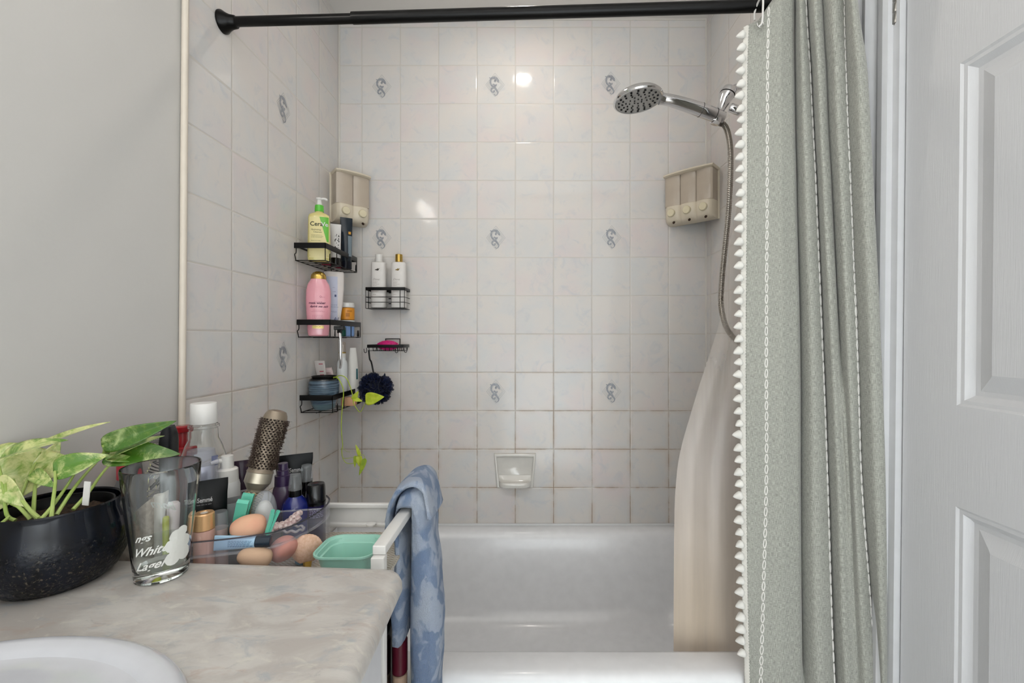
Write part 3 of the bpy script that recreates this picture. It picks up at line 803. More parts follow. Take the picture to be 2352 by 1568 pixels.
mb = MB(); mb.tube(catmull([(-.055, 0, 0), (-.02, 0, .003), (.02, 0, .001), (.045, 0, .003)], 5), [.004, .0045, .005, .005, .005, .0055, .0055, .006, .006, .006, .006, .0055, .005, .0045, .004, .004], 10); link('razor_handle', mb, mat('a81c44', .35, name='crimson_plastic'), t)
mb = MB(); mb.box((.052, 0, .003), (.012, .036, .010), r=.002); link('razor_head', mb, mat('c9c4c6', .35, name='razor_head_plastic'), t)

# middle shelf --------------------------------------------------------
X, D = PX(727, 1.495)+.006, 1.497
t = thing('body_wash_bottle', 'large pink bottle with a domed gold cap on the middle wire shelf', 'bottle', (X, D, ZB_), .30)
b = Body([(0, .028, .018), (.003, .032, .0215), (.02, .0345, .0235), (.08, .038, .0245), (.125, .0395, .025), (.155, .0385, .0245), (.175, .034, .0225), (.190, .0255, .019), (.1945, .0235, .018)], 2.3, 44)
link('bottle_body', b.mesh(), mat('eea4b0', .13, coat=.7, name='pink_shampoo'), t)
mb = MB(); Body([(.194, .0245, .0195), (.200, .0245, .0195), (.209, .0225, .018), (.216, .017, .014), (.220, .009, .008), (.2215, .001, .001)], 2.2).mesh(mb); link('cap', mb, M_gold, t)
mb = MB(); letters(mb, 'rose water', .0115, lambda x, z: b.at(x-.001, z+.108, .0008), bold=.0003); letters(mb, '&pink sea salt', .0098, lambda x, z: b.at(x+.004, z+.097, .0008), shear=.35, bold=.0002)
link('lettering', mb, mat('5f2348', .5, name='plum_ink'), t)
mb = MB(); lines(b, mb, [(-.014, .016, .087), (-.02, .022, .082), (-.016, .018, .070), (-.016, .018, .066), (-.016, .018, .062), (-.016, .018, .058), (-.016, .017, .054), (-.016, .018, .050), (-.01, .016, .116)], .0007)
mb.tube([b.at(.010+.0028*math.cos(a*PI/6), .133+.0028*math.sin(a*PI/6), .0008) for a in range(12)], .0004, 4, closed=True); lines(b, mb, [(.014, .024, .131)], .0007)
link('fine_print', mb, mat('b4566f', .5, name='rose_ink'), t)
mb = MB(); b.patch(mb, -.016, .019, .026, .036, .0006, 8, 2); link('foil_strip', mb, mat('d9c27a', .3, .6, name='foil_strip'), t)
mb = MB(); letters(mb, 'OGX', .008, lambda x, z: b.at(x+.001, z+.029, .001)); link('lettering', mb, M_ink, t)
t = thing('lotion_bottle', 'white inverted lotion bottle behind the pink bottle', 'bottle', (PX(767, 1.595), 1.595, ZB_), .42)
b = Body([(0, .018, .014), (.003, .020, .016), (.03, .021, .017), (.07, .023, .018), (.12, .030, .019), (.17, .0335, .0185), (.228, .034, .017), (.2325, .033, .016), (.234, .030, .014)], 2.6)
link('bottle_body', b.mesh(), mat('e6dfdb', .3, name='white_lotion'), t)
mb = MB(); b.patch(mb, -.026, .012, .05, .215, .0004, 10, 10); link('label', mb, mat('c8cde2', .4, name='lilac_label'), t)
mb = MB(); letters(mb, 'AI', .02, lambda x, z: b.at(x+.0055, z+.055, .001), shear=.2); lines(b, mb, [(-.01, .012, .112), (-.01, .016, .105), (-.008, .008, .09), (-.005, .008, .086), (-.004, .006, .16), (-.004, .004, .175)], .001)
b.patch(mb, .002, .008, .142, .150, .001, 2, 2); link('lettering', mb, mat('3b4a78', .5, name='blue_ink'), t)
gj = 'cosmetic jars stacked on the middle shelf'
X, D = PX(797, 1.655), 1.655
r_ = .0262
t = thing('cosmetic_jar', 'blue labelled jar, lower of the two stacked on the middle shelf', 'jar', (X, D, ZB_), .45, gj)
mb = MB(); mb.lathe(cyl(r_, r_, .044, .003), 32); link('jar_body', mb, mat('7fa3d8', .35, name='blue_label'), t)
mb = MB(); mb.lathe(cyl(r_+.0008, r_+.0008, .016, .001, z=.0445), 32); link('lid', mb, mat('d9dfe0', .35, name='jar_lid'), t)
t = thing('cosmetic_jar', 'orange labelled jar with white lid, upper of the two stacked', 'jar', (X, D, ZB_+.0615), .45, gj)
mb = MB(); mb.lathe(cyl(r_*1.03, r_*1.03, .046, .003), 32); link('jar_body', mb, mat('e0952c', .35, name='orange_label'), t)
mb = MB(); mb.lathe(cyl(r_+.0008, r_+.0008, .018, .002, z=.0465), 32); link('lid', mb, M_white, t)
bb = Body([(0, r_*1.03, r_*1.03), (.06, r_*1.03, r_*1.03)], 2)
mb = MB(); bb.patch(mb, -.006, .008, .012, .026, .0005, 3, 1); bb.patch(mb, -.001, .016, .030, .036, .0005, 3, 1); link('fine_print', mb, mat('b8731a', .5, name='orange_ink'), t)
t = thing('travel_bottle', 'small dark green bottle between pink bottle and jars', 'bottle', (PX(781, 1.58)+.002, 1.60, ZB_), .4)
mb = MB(); mb.lathe(cyl(.010, .010, .034, .002), 20); link('bottle_body', mb, mat('12493c', .3, name='green_bottle'), t)
mb = MB(); mb.lathe(cyl(.006, .005, .010, .001, z=.035), 16); link('cap', mb, M_blackp, t)
# chrome razor hung on the shelf edge
o0 = Vector((SX+.108+.012, 1.50, PZ(757, 1.50)))
t = thing('safety_razor', 'chrome handled razor hanging from the middle wire shelf', 'razor', o0)
mb = MB(); hp = catmull([(0, -.002, -.004), (.002, -.004, -.022), (.005, -.006, -.05), (.005, -.006, -.09), (.004, -.003, -.118), (.001, -.002, -.132)], 6)
mb.tube(hp, [interp(i/(len(hp)-1), [0, .15, .4, .8, 1], [.0035, .005, .0058, .0048, .0035]) for i in range(len(hp))], 12); link('razor_handle', mb, M_chrome, t)
mb = MB(); mb.box((0, -.004, .006), (.036, .009, .014), r=.002); mb.box((0, -.003, -.006), (.014, .008, .012), r=.002); rh = link('razor_head', mb, M_black, t)
mb = MB(); [mb.box((0, -.0092, .002+k*.0028), (.030, .001, .0009)) for k in range(4)]; link('blades', mb, mat('8a8c90', .2, 1, name='steel_blade'), rh)

# bottom shelf --------------------------------------------------------
X, D = SX+.056, 1.522
t = thing('hanging_vine_pot', 'small blue ribbed ceramic pot of trailing vine on the bottom wire shelf', 'potted plant', (X, D, ZC_))
o_v = Vector((X, D, ZC_))
def pot_blue():
    m = NT('blue_glaze'); o = m.obj(); sp = m.n('ShaderNodeSeparateXYZ'); m.set(sp.inputs[0], o)
    s = m.noise(m.scale(o, (9, 9, 380)), 1, 4, .7)
    base = m.mix(m.ramp(s, .38, .62), '213548', '647c8f')
    base = m.mix(m.math('MULTIPLY', m.math('SUBTRACT', 1.0, m.ramp(sp.outputs[2], .018, .024)), .8), base, '56717a')
    base = m.mix(m.ramp(sp.outputs[2], .099, .102), base, '10161c')
    m.set(m.b.inputs['Base Color'], base); m.b.inputs['Roughness'].default_value = .18; m.b.inputs['Coat Weight'].default_value = .5
    m.bump(s, .5, .002); return m.mat
prof = [(0, 0), (.030, 0), (.034, .003), (.040, .018), (.0405, .020)]
for k in range(1, 40): 
    z = .020+k*.0021; prof.append((interp(z, [.02, .05, .08, .104], [.0405, .0475, .0495, .0478])+(.0002 if k % 2 else -.0002), z))
prof += [(.0475, .106), (.044, .106), (.043, .103), (.043, .06), (0, .06)]
mb = MB(); mb.lathe(prof, 48); link('pot', mb, pot_blue(), t)
mb = MB(); mb.lathe([(.034, .07), (.037, .104), (.0395, .112), (.0402, .115), (.0385, .116), (.0365, .113), (.0345, .108), (.032, .085), (0, .085)], 40); link('nursery_pot', mb, M_black, t)
M_soil = mat('2a1e16', .95, c2='4a382a', ns=300, bump=1, bs=350, name='soil')
mb = MB(); mb.lathe([(0, .093), (.02, .092), (.0338, .090)], 24, cap=False); link('soil', mb, M_soil, t)
def leafmesh(mb, base, tip, width, up, curl=.15, fold=.12, nu=12, nv=8, heart=.5):
    base, tip, up = Vector(base), Vector(tip), Vector(up).normalized()
    ax = tip-base; Ln = ax.length; ax.normalize(); side = ax.cross(up).normalized(); nn = side.cross(ax).normalized()
    def fn(u, v):
        s = v*2-1; wd = (math.sin(PI*min(1, u**.62))**.8)*(1-.25*u)*width/2
        if u < 1e-4: wd = 0
        back = -heart*Ln*.12*abs(s)**1.5*math.sin(PI*min(1, u*2.4+.02)) if u < .42 else 0
        return base+ax*(u*Ln+back)+side*(s*wd)+nn*(-curl*Ln*(u-.35)**2*1.6+fold*wd*2*abs(s)-fold*wd*.6+curl*.12*Ln)
    mb.grid(fn, nu, nv)
def vine(name, pts, r0, r1, m, parent, org, ncat=8):
    p = catmull([Vector(q)-org for q in pts], ncat); mb = MB()
    mb.tube(p, [lerp(r0, r1, i/(len(p)-1)) for i in range(len(p))], 8); return link(name, mb, m, parent)
M_vine = mat('9fb62c', .45, c2='b3c63c', name='vine_stem')
M_lime = mat('aebf28', .4, c2='c3cf42', ns=60, name='lime_leaf', sss=.15); M_lime2 = mat('8fb234', .42, c2='b2c93e', ns=60, name='lime_leaf_dark', sss=.15)
DV = 1.49; O = o_v
vine('vine_stem', [P(752, 873, 1.52), P(768, 867, 1.51), P(782, 862, 1.5), P(795, 868, DV), P(803, 884, DV), P(810, 908, DV), P(812, 925, DV), P(822, 942, DV), P(828, 945, DV), P(836, 932, DV), P(842, 918, 1.48)], .0017, .0011, M_vine, t, O)
vine('vine_stem', [P(756, 870, 1.52), P(770, 866, 1.505), P(779, 872, DV), P(787, 889, 1.485), P(789, 905, 1.48), P(785, 950, 1.48), P(784, 985, 1.48), P(787, 1022, 1.48), P(785, 1032, 1.48), P(787, 1050, 1.48), P(796, 1063, 1.48), P(813, 1063, 1.48), P(820, 1055, 1.48)], .0018, .0010, M_vine, t, O)
vine('vine_stem', [P(787, 1052, 1.48), P(800, 1052, 1.478), P(815, 1049, 1.475), P(822, 1046, 1.475)], .0009, .0007, M_vine, t, O)
vine('vine_stem', [P(786, 1028, 1.48), P(796, 1036, 1.478), P(804, 1038, 1.475)], .0006, .0004, M_vine, t, O)
for (b0, t0, wd, up, mm) in (((839, 917, 1.48), (881, 911, 1.465), .046, (0, -1, .15), M_lime), ((811, 918, 1.485), (823, 898, 1.48), .020, (.3, -1, 0), M_lime), ((812, 915, 1.485), (832, 921, 1.48), .017, (0, -1, .3), M_lime),
                             ((826, 1046, 1.475), (817, 1020, 1.475), .013, (.6, -.8, 0), M_lime), ((816, 1046, 1.475), (815, 1074, 1.47), .013, (.5, -.8, .2), M_lime2), ((824, 1046, 1.475), (826, 1072, 1.47), .024, (.2, -1, 0), M_lime),
                             ((838, 1052, 1.472), (825, 1093, 1.468), .019, (.55, -.8, .1), M_lime2)):
    mb = MB(); leafmesh(mb, P(*b0)-O, P(*t0)-O, wd, up, .12, .10); link('vine_leaf', mb, mm, t, ang=180, solid=.0004)
vine('leaf_stalk', [P(824, 1046, 1.475), P(834, 1044, 1.473), P(839, 1053, 1.472)], .0007, .0007, M_vine, t, O)

t = thing('ointment_tube', 'slim white tube with red stripes leaning behind the blue pot', 'tube', (-.736, 1.603, ZC_), rot=(math.radians(18), 0, 0))
b = Body([(0, .013, .012, 2), (.05, .0155, .012, 2), (.12, .0175, .006, 2), (.171, .0185, .0014, 2), (.175, .0185, .001, 2)], 2)
link('tube_body', b.mesh(), mat('d6cfcb', .4, name='tube_silver'), t)
mb = MB(); [b.patch(mb, -.002, .012, z, z+.003, .0006, 3, 1) for z in (.162, .135, .122, .118, .09)]; link('red_stripes', mb, mat('b4384e', .4, name='red_print'), t)
t = thing('card_box', 'pale pink card box tucked behind the blue pot', 'box', (-.712, 1.632, ZC_), rot=(math.radians(19), math.radians(-6), 0))
mb = MB(); mb.box((0, 0, .073), (.034, .014, .146), r=.002); link('card_body', mb, mat('e0cdcb', .5, name='pink_card'), t)
mb = MB(); mb.box((.004, -.0075, .120), (.022, .001, .026)); link('label', mb, mat('d8bfc0', .5, name='pink_label'), t)
X, D = PX(786, 1.62)-.002, 1.625
t = thing('foam_pump_bottle', 'white bottle with clear overcap and gold ring on the bottom wire shelf', 'bottle', (X, D, ZC_), .4)
mb = MB(); mb.lathe([(0, 0), (.017, 0), (.0185, .002), (.0185, .150), (.0165, .160), (.012, .167), (.0125, .175), (0, .175)], 28); link('bottle_body', mb, mat('dfe3e4', .35, name='frosted_white'), t)
mb = MB(); mb.lathe(cyl(.0135, .0135, .0045, .001, z=.190), 28); link('gold_ring', mb, M_gold, t)
mb = MB(); mb.lathe(cyl(.0118, .0118, .016, .001, z=.175), 24); mb.lathe(cyl(.005, .005, .028, .001, z=.194), 16); link('pump', mb, M_white, t)
mb = MB(); mb.lathe([(.0125, .1945), (.0122, .228), (.010, .232), (0, .232)], 24, cap=False); link('overcap', mb, clear('f2ece6', .12), t)
X, D = PX(812, 1.67), 1.672
t = thing('toothpaste_tube', 'tall white squeeze tube tapering upward on the bottom shelf', 'tube', (X-.003, D, ZC_), .5)
mb = MB(); mb.lathe(cyl(.019, .019, .02), 24); link('cap', mb, mat('1f3a3c', .35, name='dark_teal_cap'), t)
b = Body([(.02, .0235, .019, 2), (.07, .0225, .017, 2), (.15, .017, .008, 2), (.205, .0115, .0018, 2), (.209, .0115, .0012, 2)], 2)
link('tube_body', b.mesh(), mat('e2e0db', .35, name='toothpaste_white'), t)
mb = MB(); b.patch(mb, .010, .0165, .09, .13, .0006, 2, 4); link('green_print', mb, mat('2c5f66', .4, name='teal_print'), t)
mb = MB(); letters(mb, 'EN', .011, lambda x, z: b.at(-.012+z, .045+x, .0006), bold=.0004); link('lettering', mb, M_ink, t)
t = thing('soap_box', 'peach coloured carton lying low on the bottom wire shelf', 'box', (PX(803, 1.60)-.004, 1.605, ZC_), .1)
mb = MB(); mb.box((0, 0, .0155), (.05, .03, .031), r=.003); link('carton', mb, mat('d8a884', .5, name='peach_card'), t)

# ------------------------------------------------------------------ things on the back wall
scl = 594
t = thing('bottle_basket', 'black wire basket on the back wall holding two white bottles', 'shower basket', (PX(892, 1.74), YB-.0015, CZ+.118))
W_, Dp, Hb = .150, .075, .082
mb = MB()
mb.box((0, -Dp, Hb-.006), (W_, .003, .012), r=.001); mb.box((0, -.001, Hb-.006), (W_, .002, .012), r=.0008)
for s in (-1, 1): mb.box((s*W_/2, -Dp/2, Hb-.006), (.003, Dp, .012), r=.001)
link('rail', mb, M_black, t)
mb = MB()
for z in (.044, .024): mb.tube([(-W_/2, -.002, z), (-W_/2, -Dp, z), (W_/2, -Dp, z), (W_/2, -.002, z)], .0014, 6)
for x in (-.064, .058): mb.tube([(x, -Dp-.001, 0), (x, -Dp-.001, Hb-.008)], .0014, 6)
for x in (-W_/2, W_/2): mb.tube([(x, -Dp, 0), (x, -Dp, Hb-.008)], .0012, 6)
mb.box((0, -Dp/2, 0), (W_, Dp, .002)); link('basket_wires', mb, M_black, t)
mb = MB(); [mb.box((.002, -.003, z), (.022, .003, .004)) for z in (.068, .044, .024)]; link('bracket', mb, M_black, t)
for px, capm, nm, cp in ((870, M_white, 'white bottle with white cap, left of the pair in the wire basket', 0), (916, M_gold, 'white bottle with gold cap, right of the pair in the wire basket', 1)):
    t = thing('shampoo_bottle', nm, 'bottle', (PX(px, 1.735), YB-.040, CZ+.1205), .12, 'white bottles in the back wall basket')
    b = Body([(0, .024, .018), (.002, .0275, .021), (.006, .0285, .022), (.172, .0285, .022), (.178, .0275, .021), (.1805, .024, .018), (.1815, .012, .012, 2)], 3.4)
    link('bottle_body', b.mesh(), mat('e0dcd8', .3, name='shampoo_white'), t)
    mb = MB(); mb.lathe(cyl(.0142, .0138, .031, .001, z=.1815), 32); link('cap', mb, capm, t)
    mb = MB()
    bird = [(-.009, -.002), (-.003, -.003), (.002, -.0045), (.006, -.003), (.0075, .001), (.0105, .0055), (.0055, .003), (.0035, .002), (.0045, .0065), (.0, .0025), (-.003, .0005), (-.005, .002), (-.0055, .0)]
    mb.add([b.at(x-.003, z+.150, .0006) for x, z in bird], [tuple(range(len(bird)))])
    link('bird_mark', mb, mat('2a2418', .35, .3, name='bird_ink') if cp == 0 else mat('6d5a2a', .3, .6, name='bird_gold'), t, smooth=False)
    mb = MB(); letters(mb, 'Dove', .0115, lambda x, z: b.at(x-.019, z+.108, .0006), shear=.3, align='LEFT'); link('lettering', mb, mat('98908a', .5, name='grey_ink'), t)
    mb = MB()
    for k, tx in enumerate(('gold silky' if cp == 0 else 'a fresh', '& smooth' if cp == 0 else 'cream', 'nourish care' if cp == 0 else 'smooth')):
        pass
    lines(b, mb, [(-.018, .0, .101), (-.018, -.004, .0965), (-.018, .006, .092), (-.018, -.004, .0875), (-.018, .004, .066), (-.018, .0, .0625), (-.018, -.006, .052)], .0006)
    link('fine_print', mb, mat('84675a', .5, name='brown_ink'), t)
# wire soap tray, pink soap, bath puff
DT = 1.772
tx0, tx1 = PX(843, 1.68), PX(925, 1.68)
t = thing('soap_tray', 'small black wire soap tray stuck on the back wall', 'soap tray', ((tx0+tx1)/2, YB-.0015, CZ-.052))
Wt = tx1-tx0; Dp = .092; zt = .018
mb = MB()
for (a, b_) in (((-Wt/2, -Dp), (Wt/2, -Dp)), ((-Wt/2, -.006), (Wt/2, -.006))): mb.box(((a[0]+b_[0])/2, a[1], zt+.006), (Wt+.002, .0025, .012), r=.001)
for s in (-1, 1): mb.box((s*Wt/2, -Dp/2-.003, zt+.006), (.0025, Dp-.004, .012), r=.001)
link('rail', mb, M_black, t)
mb = MB()
for k in range(9): 
    x = -Wt/2+.006+(Wt-.012)*k/8; mb.tube([(x, -.008, zt), (x, -.012, .006), (x, -Dp+.004, .006), (x, -Dp, zt)], .0012, 6)
mb.tube([(-Wt/2+.005, -Dp/2, .005), (Wt/2-.005, -Dp/2, .005)], .0012, 6)
mb.tube(catmull([(-.026, -.008, zt), (-.026, -.006, zt+.03), (-.023, -.006, zt+.034), (.028, -.006, zt+.034), (.031, -.006, zt+.03), (.031, -.008, zt)], 3), .0018, 6)
link('tray_wires', mb, M_black, t)
for x, y in ((-Wt/2-.004, -Dp+.004), (Wt/2+.003, -.05), (Wt/2-.02, -Dp)):
    mb = MB(); mb.tube(catmull([(x, y, zt), (x, y, .004), (x-.003, y, -.001), (x-.008, y, .0), (x-.010, y, .006), (x-.0105, y, .014)], 4), .0012, 6); link('hook', mb, M_black, t)
t2 = tag(bpy.data.objects.new('tmp', None), '', '')
bpy.data.objects.remove(t2)
mb = MB()
def blob(cx, cy, cz, ax_, ay_, az_, amp, fr, seg=64, rg=40, seed=0, fn=None):
    vs = []; 
    def f(u, v):
        a = 2*PI*u; e = PI*(v-.5); d = Vector((math.cos(a)*math.cos(e), math.sin(a)*math.cos(e), math.sin(e)))
        k = 1+amp*(fn(d) if fn else noise.noise(d*fr+Vector((seed, 0, 0))))
        return Vector((cx+d.x*ax_*k, cy+d.y*ay_*k, cz+d.z*az_*k))
    return f, seg, rg
def knobs(d):
    v = noise.cell_vector(d*0+Vector((0, 0, 0))) if False else None
    return (math.sin(d.x*16)*math.sin(d.y*14)*math.sin(d.z*16+1)+.3*noise.noise(d*9))
f, a_, b_ = blob(0, 0, .0, .0415, .026, .019, .09, 1, fn=knobs)
mb.grid(f, a_, b_)
soap = link('bath_scrubber', mb, mat('d6067a', .5, coat=.2, name='magenta_rubber'), None)
soap.location = (PX(889, 1.715), 1.725, CZ-.052+.0265)
tag(soap, 'bright magenta knobbly scrubber lying in the wire soap tray', 'scrubber')
LC = P(863, 893, 1.665)
t = thing('bath_puff', 'dark navy mesh bath puff hanging from the soap tray by a cord', 'bath puff', LC)
rn = random.Random(11); mb = MB()
for k in range(95):
    z = 1-2*(k+.5)/95; a = k*2.39996; d = Vector((math.sqrt(1-z*z)*math.cos(a), math.sqrt(1-z*z)*math.sin(a), z))
    d = (d+Vector((rn.uniform(-.25, .25), rn.uniform(-.25, .25), rn.uniform(-.25, .25)))).normalized()
    s1 = d.orthogonal().normalized(); s2 = d.cross(s1); ph = rn.uniform(0, 6); n_ = rn.choice((2, 3, 4)); R0 = rn.uniform(.010, .019); H0 = rn.uniform(.046, .064)
    sx = rn.uniform(.55, 1.2)
    def pet(u, v):
        a = 2*PI*u; r_ = R0*(.25+.75*v**.6)*(1+.10*math.sin(n_*a+ph)+.05*math.sin(7*a+ph)*v); h = H0-.026+.026*v+.003*v*math.sin(5*a+ph)
        return d*h+s1*(math.cos(a)*r_*sx)+s2*(math.sin(a)*r_)
    mb.grid(pet, 36, 5)
def puffm():
    m = NT('navy_mesh'); o = m.obj(); s = m.noise(o, 160, 3)
    m.set(m.b.inputs['Base Color'], m.mix(m.ramp(s, .35, .7), '070d26', '16264f')); m.b.inputs['Roughness'].default_value = .5
    m.b.inputs['Sheen Weight'].default_value = .1; m.b.inputs['Specular IOR Level'].default_value = .25
    m.set(m.b.inputs['Alpha'], m.math('ADD', .72, m.math('MULTIPLY', s, .2))); return m.mat
link('mesh_ruffles', mb, puffm(), t, ang=180)
mb = MB(); f, a_, b_ = blob(0, 0, 0, .043, .043, .043, .1, 6); mb.grid(f, 24, 16); link('puff_core', mb, mat('0b1433', .7, name='navy_core'), t)
mb = MB(); c0 = P(848, 812, 1.685)-LC; mb.tube(catmull([c0+Vector((-.001, -.002, .014)), c0+Vector((.002, 0, -.02)), P(853, 832, 1.675)-LC, P(858, 856, 1.67)-LC, Vector((-.002, 0, .04))], 5), .0032, 8); link('cord', mb, M_black, t)
# ------------------------------------------------------------------ vanity, countertop, sink
def counter_mat():
    m = NT('laminate'); o = m.obj(); v = m.n('ShaderNodeMapping'); m.set(v.inputs[0], o); v.inputs['Rotation'].default_value = (0, 0, math.radians(-35)); v.inputs['Scale'].default_value = (1, 2.2, 1)
    v = v.outputs[0]
    base = m.mix(m.ramp(m.noise(v, 9, 6, .6, .8), .38, .62), 'b3aea9', 'c5c2bd')
    base = m.mix(m.math('MULTIPLY', m.ramp(m.noise(m.scale(v, (1, 1, 3)), 13, 6, .65, 1.0), .52, .68), .7), base, 'a0a6ab')
    base = m.mix(m.math('MULTIPLY', m.ramp(m.noise(v, 21, 5, .65, .7), .55, .72), .6), base, 'b09d92')
    base = m.mix(m.math('MULTIPLY', m.ramp(m.noise(m.scale(v, (1.3, 1, 1)), 28, 5, .6, .5), .56, .70), .6), base, 'cfccc2')
    base = m.mix(m.math('MULTIPLY', m.ramp(m.noise(v, 34, 5, .7, .8), .58, .72), .5), base, '98999a')
    m.set(m.b.inputs['Base Color'], base); m.b.inputs['Roughness'].default_value = .32; m.bump(m.noise(o, 300, 2), .06, .001); return m.mat
ZK = CZ-.35
def offset_poly(poly, d):
    n = len(poly); out = []
    for i in range(n):
        p0, p1, p2 = Vector(poly[i-1]), Vector(poly[i]), Vector(poly[(i+1) % n])
        a = (p1-p0).normalized(); b = (p2-p1).normalized(); na = Vector((-a.y, a.x)); nb = Vector((-b.y, b.x)); nn = (na+nb).normalized()
        out.append(p1+nn*d)
    return out
corner = []
cx, cy, rc = -.222, .646, .036
for k in range(9):
    a = math.radians(2+k*(96-2)/8); corner.append((cx+rc*math.cos(a), cy+rc*math.sin(a)))
poly = [(XL+.001, -.25), (-.172, -.25), (-.178, .40)]+corner+[(XL+.001, .711)]      # counter clockwise
rings = []
for ins, z in ((.030, -.034), (.012, -.036), (.004, -.031), (0, -.022), (.0005, -.013), (.004, -.006), (.009, -.0022), (.016, -.0004), (.022, 0)):
    q = offset_poly(poly, ins); rings.append([(max(p[0], XL+.001), p[1], ZK+z) for p in q])
mb = MB(); mb.loft(rings)
ctop = tag(link('countertop', mb, counter_mat(), ang=60), 'mottled beige laminate vanity countertop with rounded edge', 'countertop')
mb = MB()
vc = thing('vanity_cabinet', 'white vanity cabinet under the mottled countertop', 'cabinet', (-.48, .2, 0))
mb.box((0, 0, .40), (.54, .86, .72), r=.002); link('cabinet_body', mb, mat('d9dade', .35, name='cabinet_white'), vc)
mb = MB(); mb.box((.2725, -.05, .42), (.004, .60, .56), r=.0015); link('cabinet_door', mb, mat('d9dade', .35, name='cabinet_white'), vc)
mb = MB(); mb.box((-.01, 0, .02), (.5, .82, .04)); link('plinth', mb, mat('b8b8ba', .5, name='plinth'), vc)
M_sink = mat('cdcfd5', .08, coat=.6, name='sink_porcelain')
sk = thing('sink_basin', 'white oval sink basin set into the countertop', 'sink', (-.52, .337, ZK))
mb = MB(); prof = [(1.0, .0005), (1.0, .005), (.985, .010), (.955, .0125), (.92, .012), (.885, .0095), (.865, .008), (.84, .003), (.82, -.002), (.81, .0005)]
rings = [[(.227*s*math.cos(2*PI*k/72), .170*s*math.sin(2*PI*k/72), z) for k in range(72)] for s, z in prof]
prof2 = [(.80, .0006), (.72, .0007), (.55, .0008), (.0, .0009)]
mb.loft(rings[:8], cap0=False, cap1=False); link('sink_rim', mb, M_sink, sk)
mb = MB(); prof = [(.84, .003), (.80, .0015), (.70, .0010), (.5, .0008), (.1, .0006)]
mb.loft([[(.227*s*math.cos(2*PI*k/72), .170*s*math.sin(2*PI*k/72), z) for k in range(72)] for s, z in prof], cap0=False); link('sink_bowl', mb, M_sink, sk)

# ------------------------------------------------------------------ black glazed pot with pothos
XP, DP = -.683, .638
t = thing('pothos_plant', 'variegated pothos plant in a glossy black pot on the countertop', 'potted plant', (XP, DP, ZK+.0005)); O = Vector((XP, DP, ZK+.0005))
def glaze():
    m = NT('black_glaze'); o = m.obj(); sp = m.n('ShaderNodeSeparateXYZ'); m.set(sp.inputs[0], o)
    base = m.mix(m.ramp(m.noise(m.scale(o, (1, 1, .35)), 28, 4, .6), .4, .7), '040508', '0e1420')
    lowz = m.math('SUBTRACT', 1.0, m.ramp(sp.outputs[2], .03, .085))
    sp1 = m.math('MULTIPLY', m.ramp(m.noise(o, 260, 4, .7), .55, .68), lowz)
    base = m.mix(m.math('MULTIPLY', sp1, .7), base, '6d6455')
    m.set(m.b.inputs['Base Color'], base)
    m.set(m.b.inputs['Roughness'], m.math('ADD', .08, m.math('MULTIPLY', m.math('MULTIPLY', lowz, m.noise(o, 200, 3)), .7)))
    m.b.inputs['Specular IOR Level'].default_value = .3; m.bump(m.math('MULTIPLY', m.noise(o, 240, 4), lowz), .6, .002); return m.mat
mb = MB(); mb.lathe([(0, 0), (.052, 0), (.056, .002), (.067, .012), (.0755, .030), (.0785, .050), (.0780, .066), (.0745, .086), (.0710, .100), (.0708, .1105), (.0690, .1125), (.0670, .1105), (.0670, .10), (.066, .06), (0, .06)], 72)
link('pot', mb, glaze(), t)
mb = MB(); mb.lathe([(.055, .07), (.060, .103), (.0625, .105), (.0620, .107), (.0600, .1065), (.0570, .101), (.0550, .09), (0, .09)], 48); link('nursery_liner', mb, M_black, t)
mb = MB(); f = lambda u, v: (v*.0575*math.cos(2*PI*u), v*.0575*math.sin(2*PI*u), .0925+.006*noise.noise(Vector((v*6*math.cos(2*PI*u), v*6*math.sin(2*PI*u), 0)))); mb.grid(f, 48, 14); link('soil', mb, M_soil, t)
def leafmat(name, green, pale, thr, ns):
    m = NT(name); o = m.obj()
    s = m.noise(m.scale(o, (1, 1, 1)), ns, 5, .7, .8)
    base = m.mix(m.ramp(s, thr-.11, thr+.11), green, pale)
    base = m.mix(m.math('MULTIPLY', m.ramp(m.noise(o, ns*4, 3, .6), .5, .7), .35), base, '8aa548')
    m.set(m.b.inputs['Base Color'], base); m.b.inputs['Roughness'].default_value = .3; m.b.inputs['Coat Weight'].default_value = .3
    m.b.inputs['Subsurface Weight'].default_value = .12; m.b.inputs['Subsurface Scale'].default_value = .004; return m.mat
Lg = leafmat('leaf_green', '3f6a1d', 'b9c98a', .60, 22); Lm = leafmat('leaf_mixed', '55832a', 'ccd18e', .52, 30); Lp = leafmat('leaf_pale', '7f9f45', 'd3d596', .44, 34)
M_stem = mat('93ab52', .4, c2='a9bb6c', name='plant_stem')
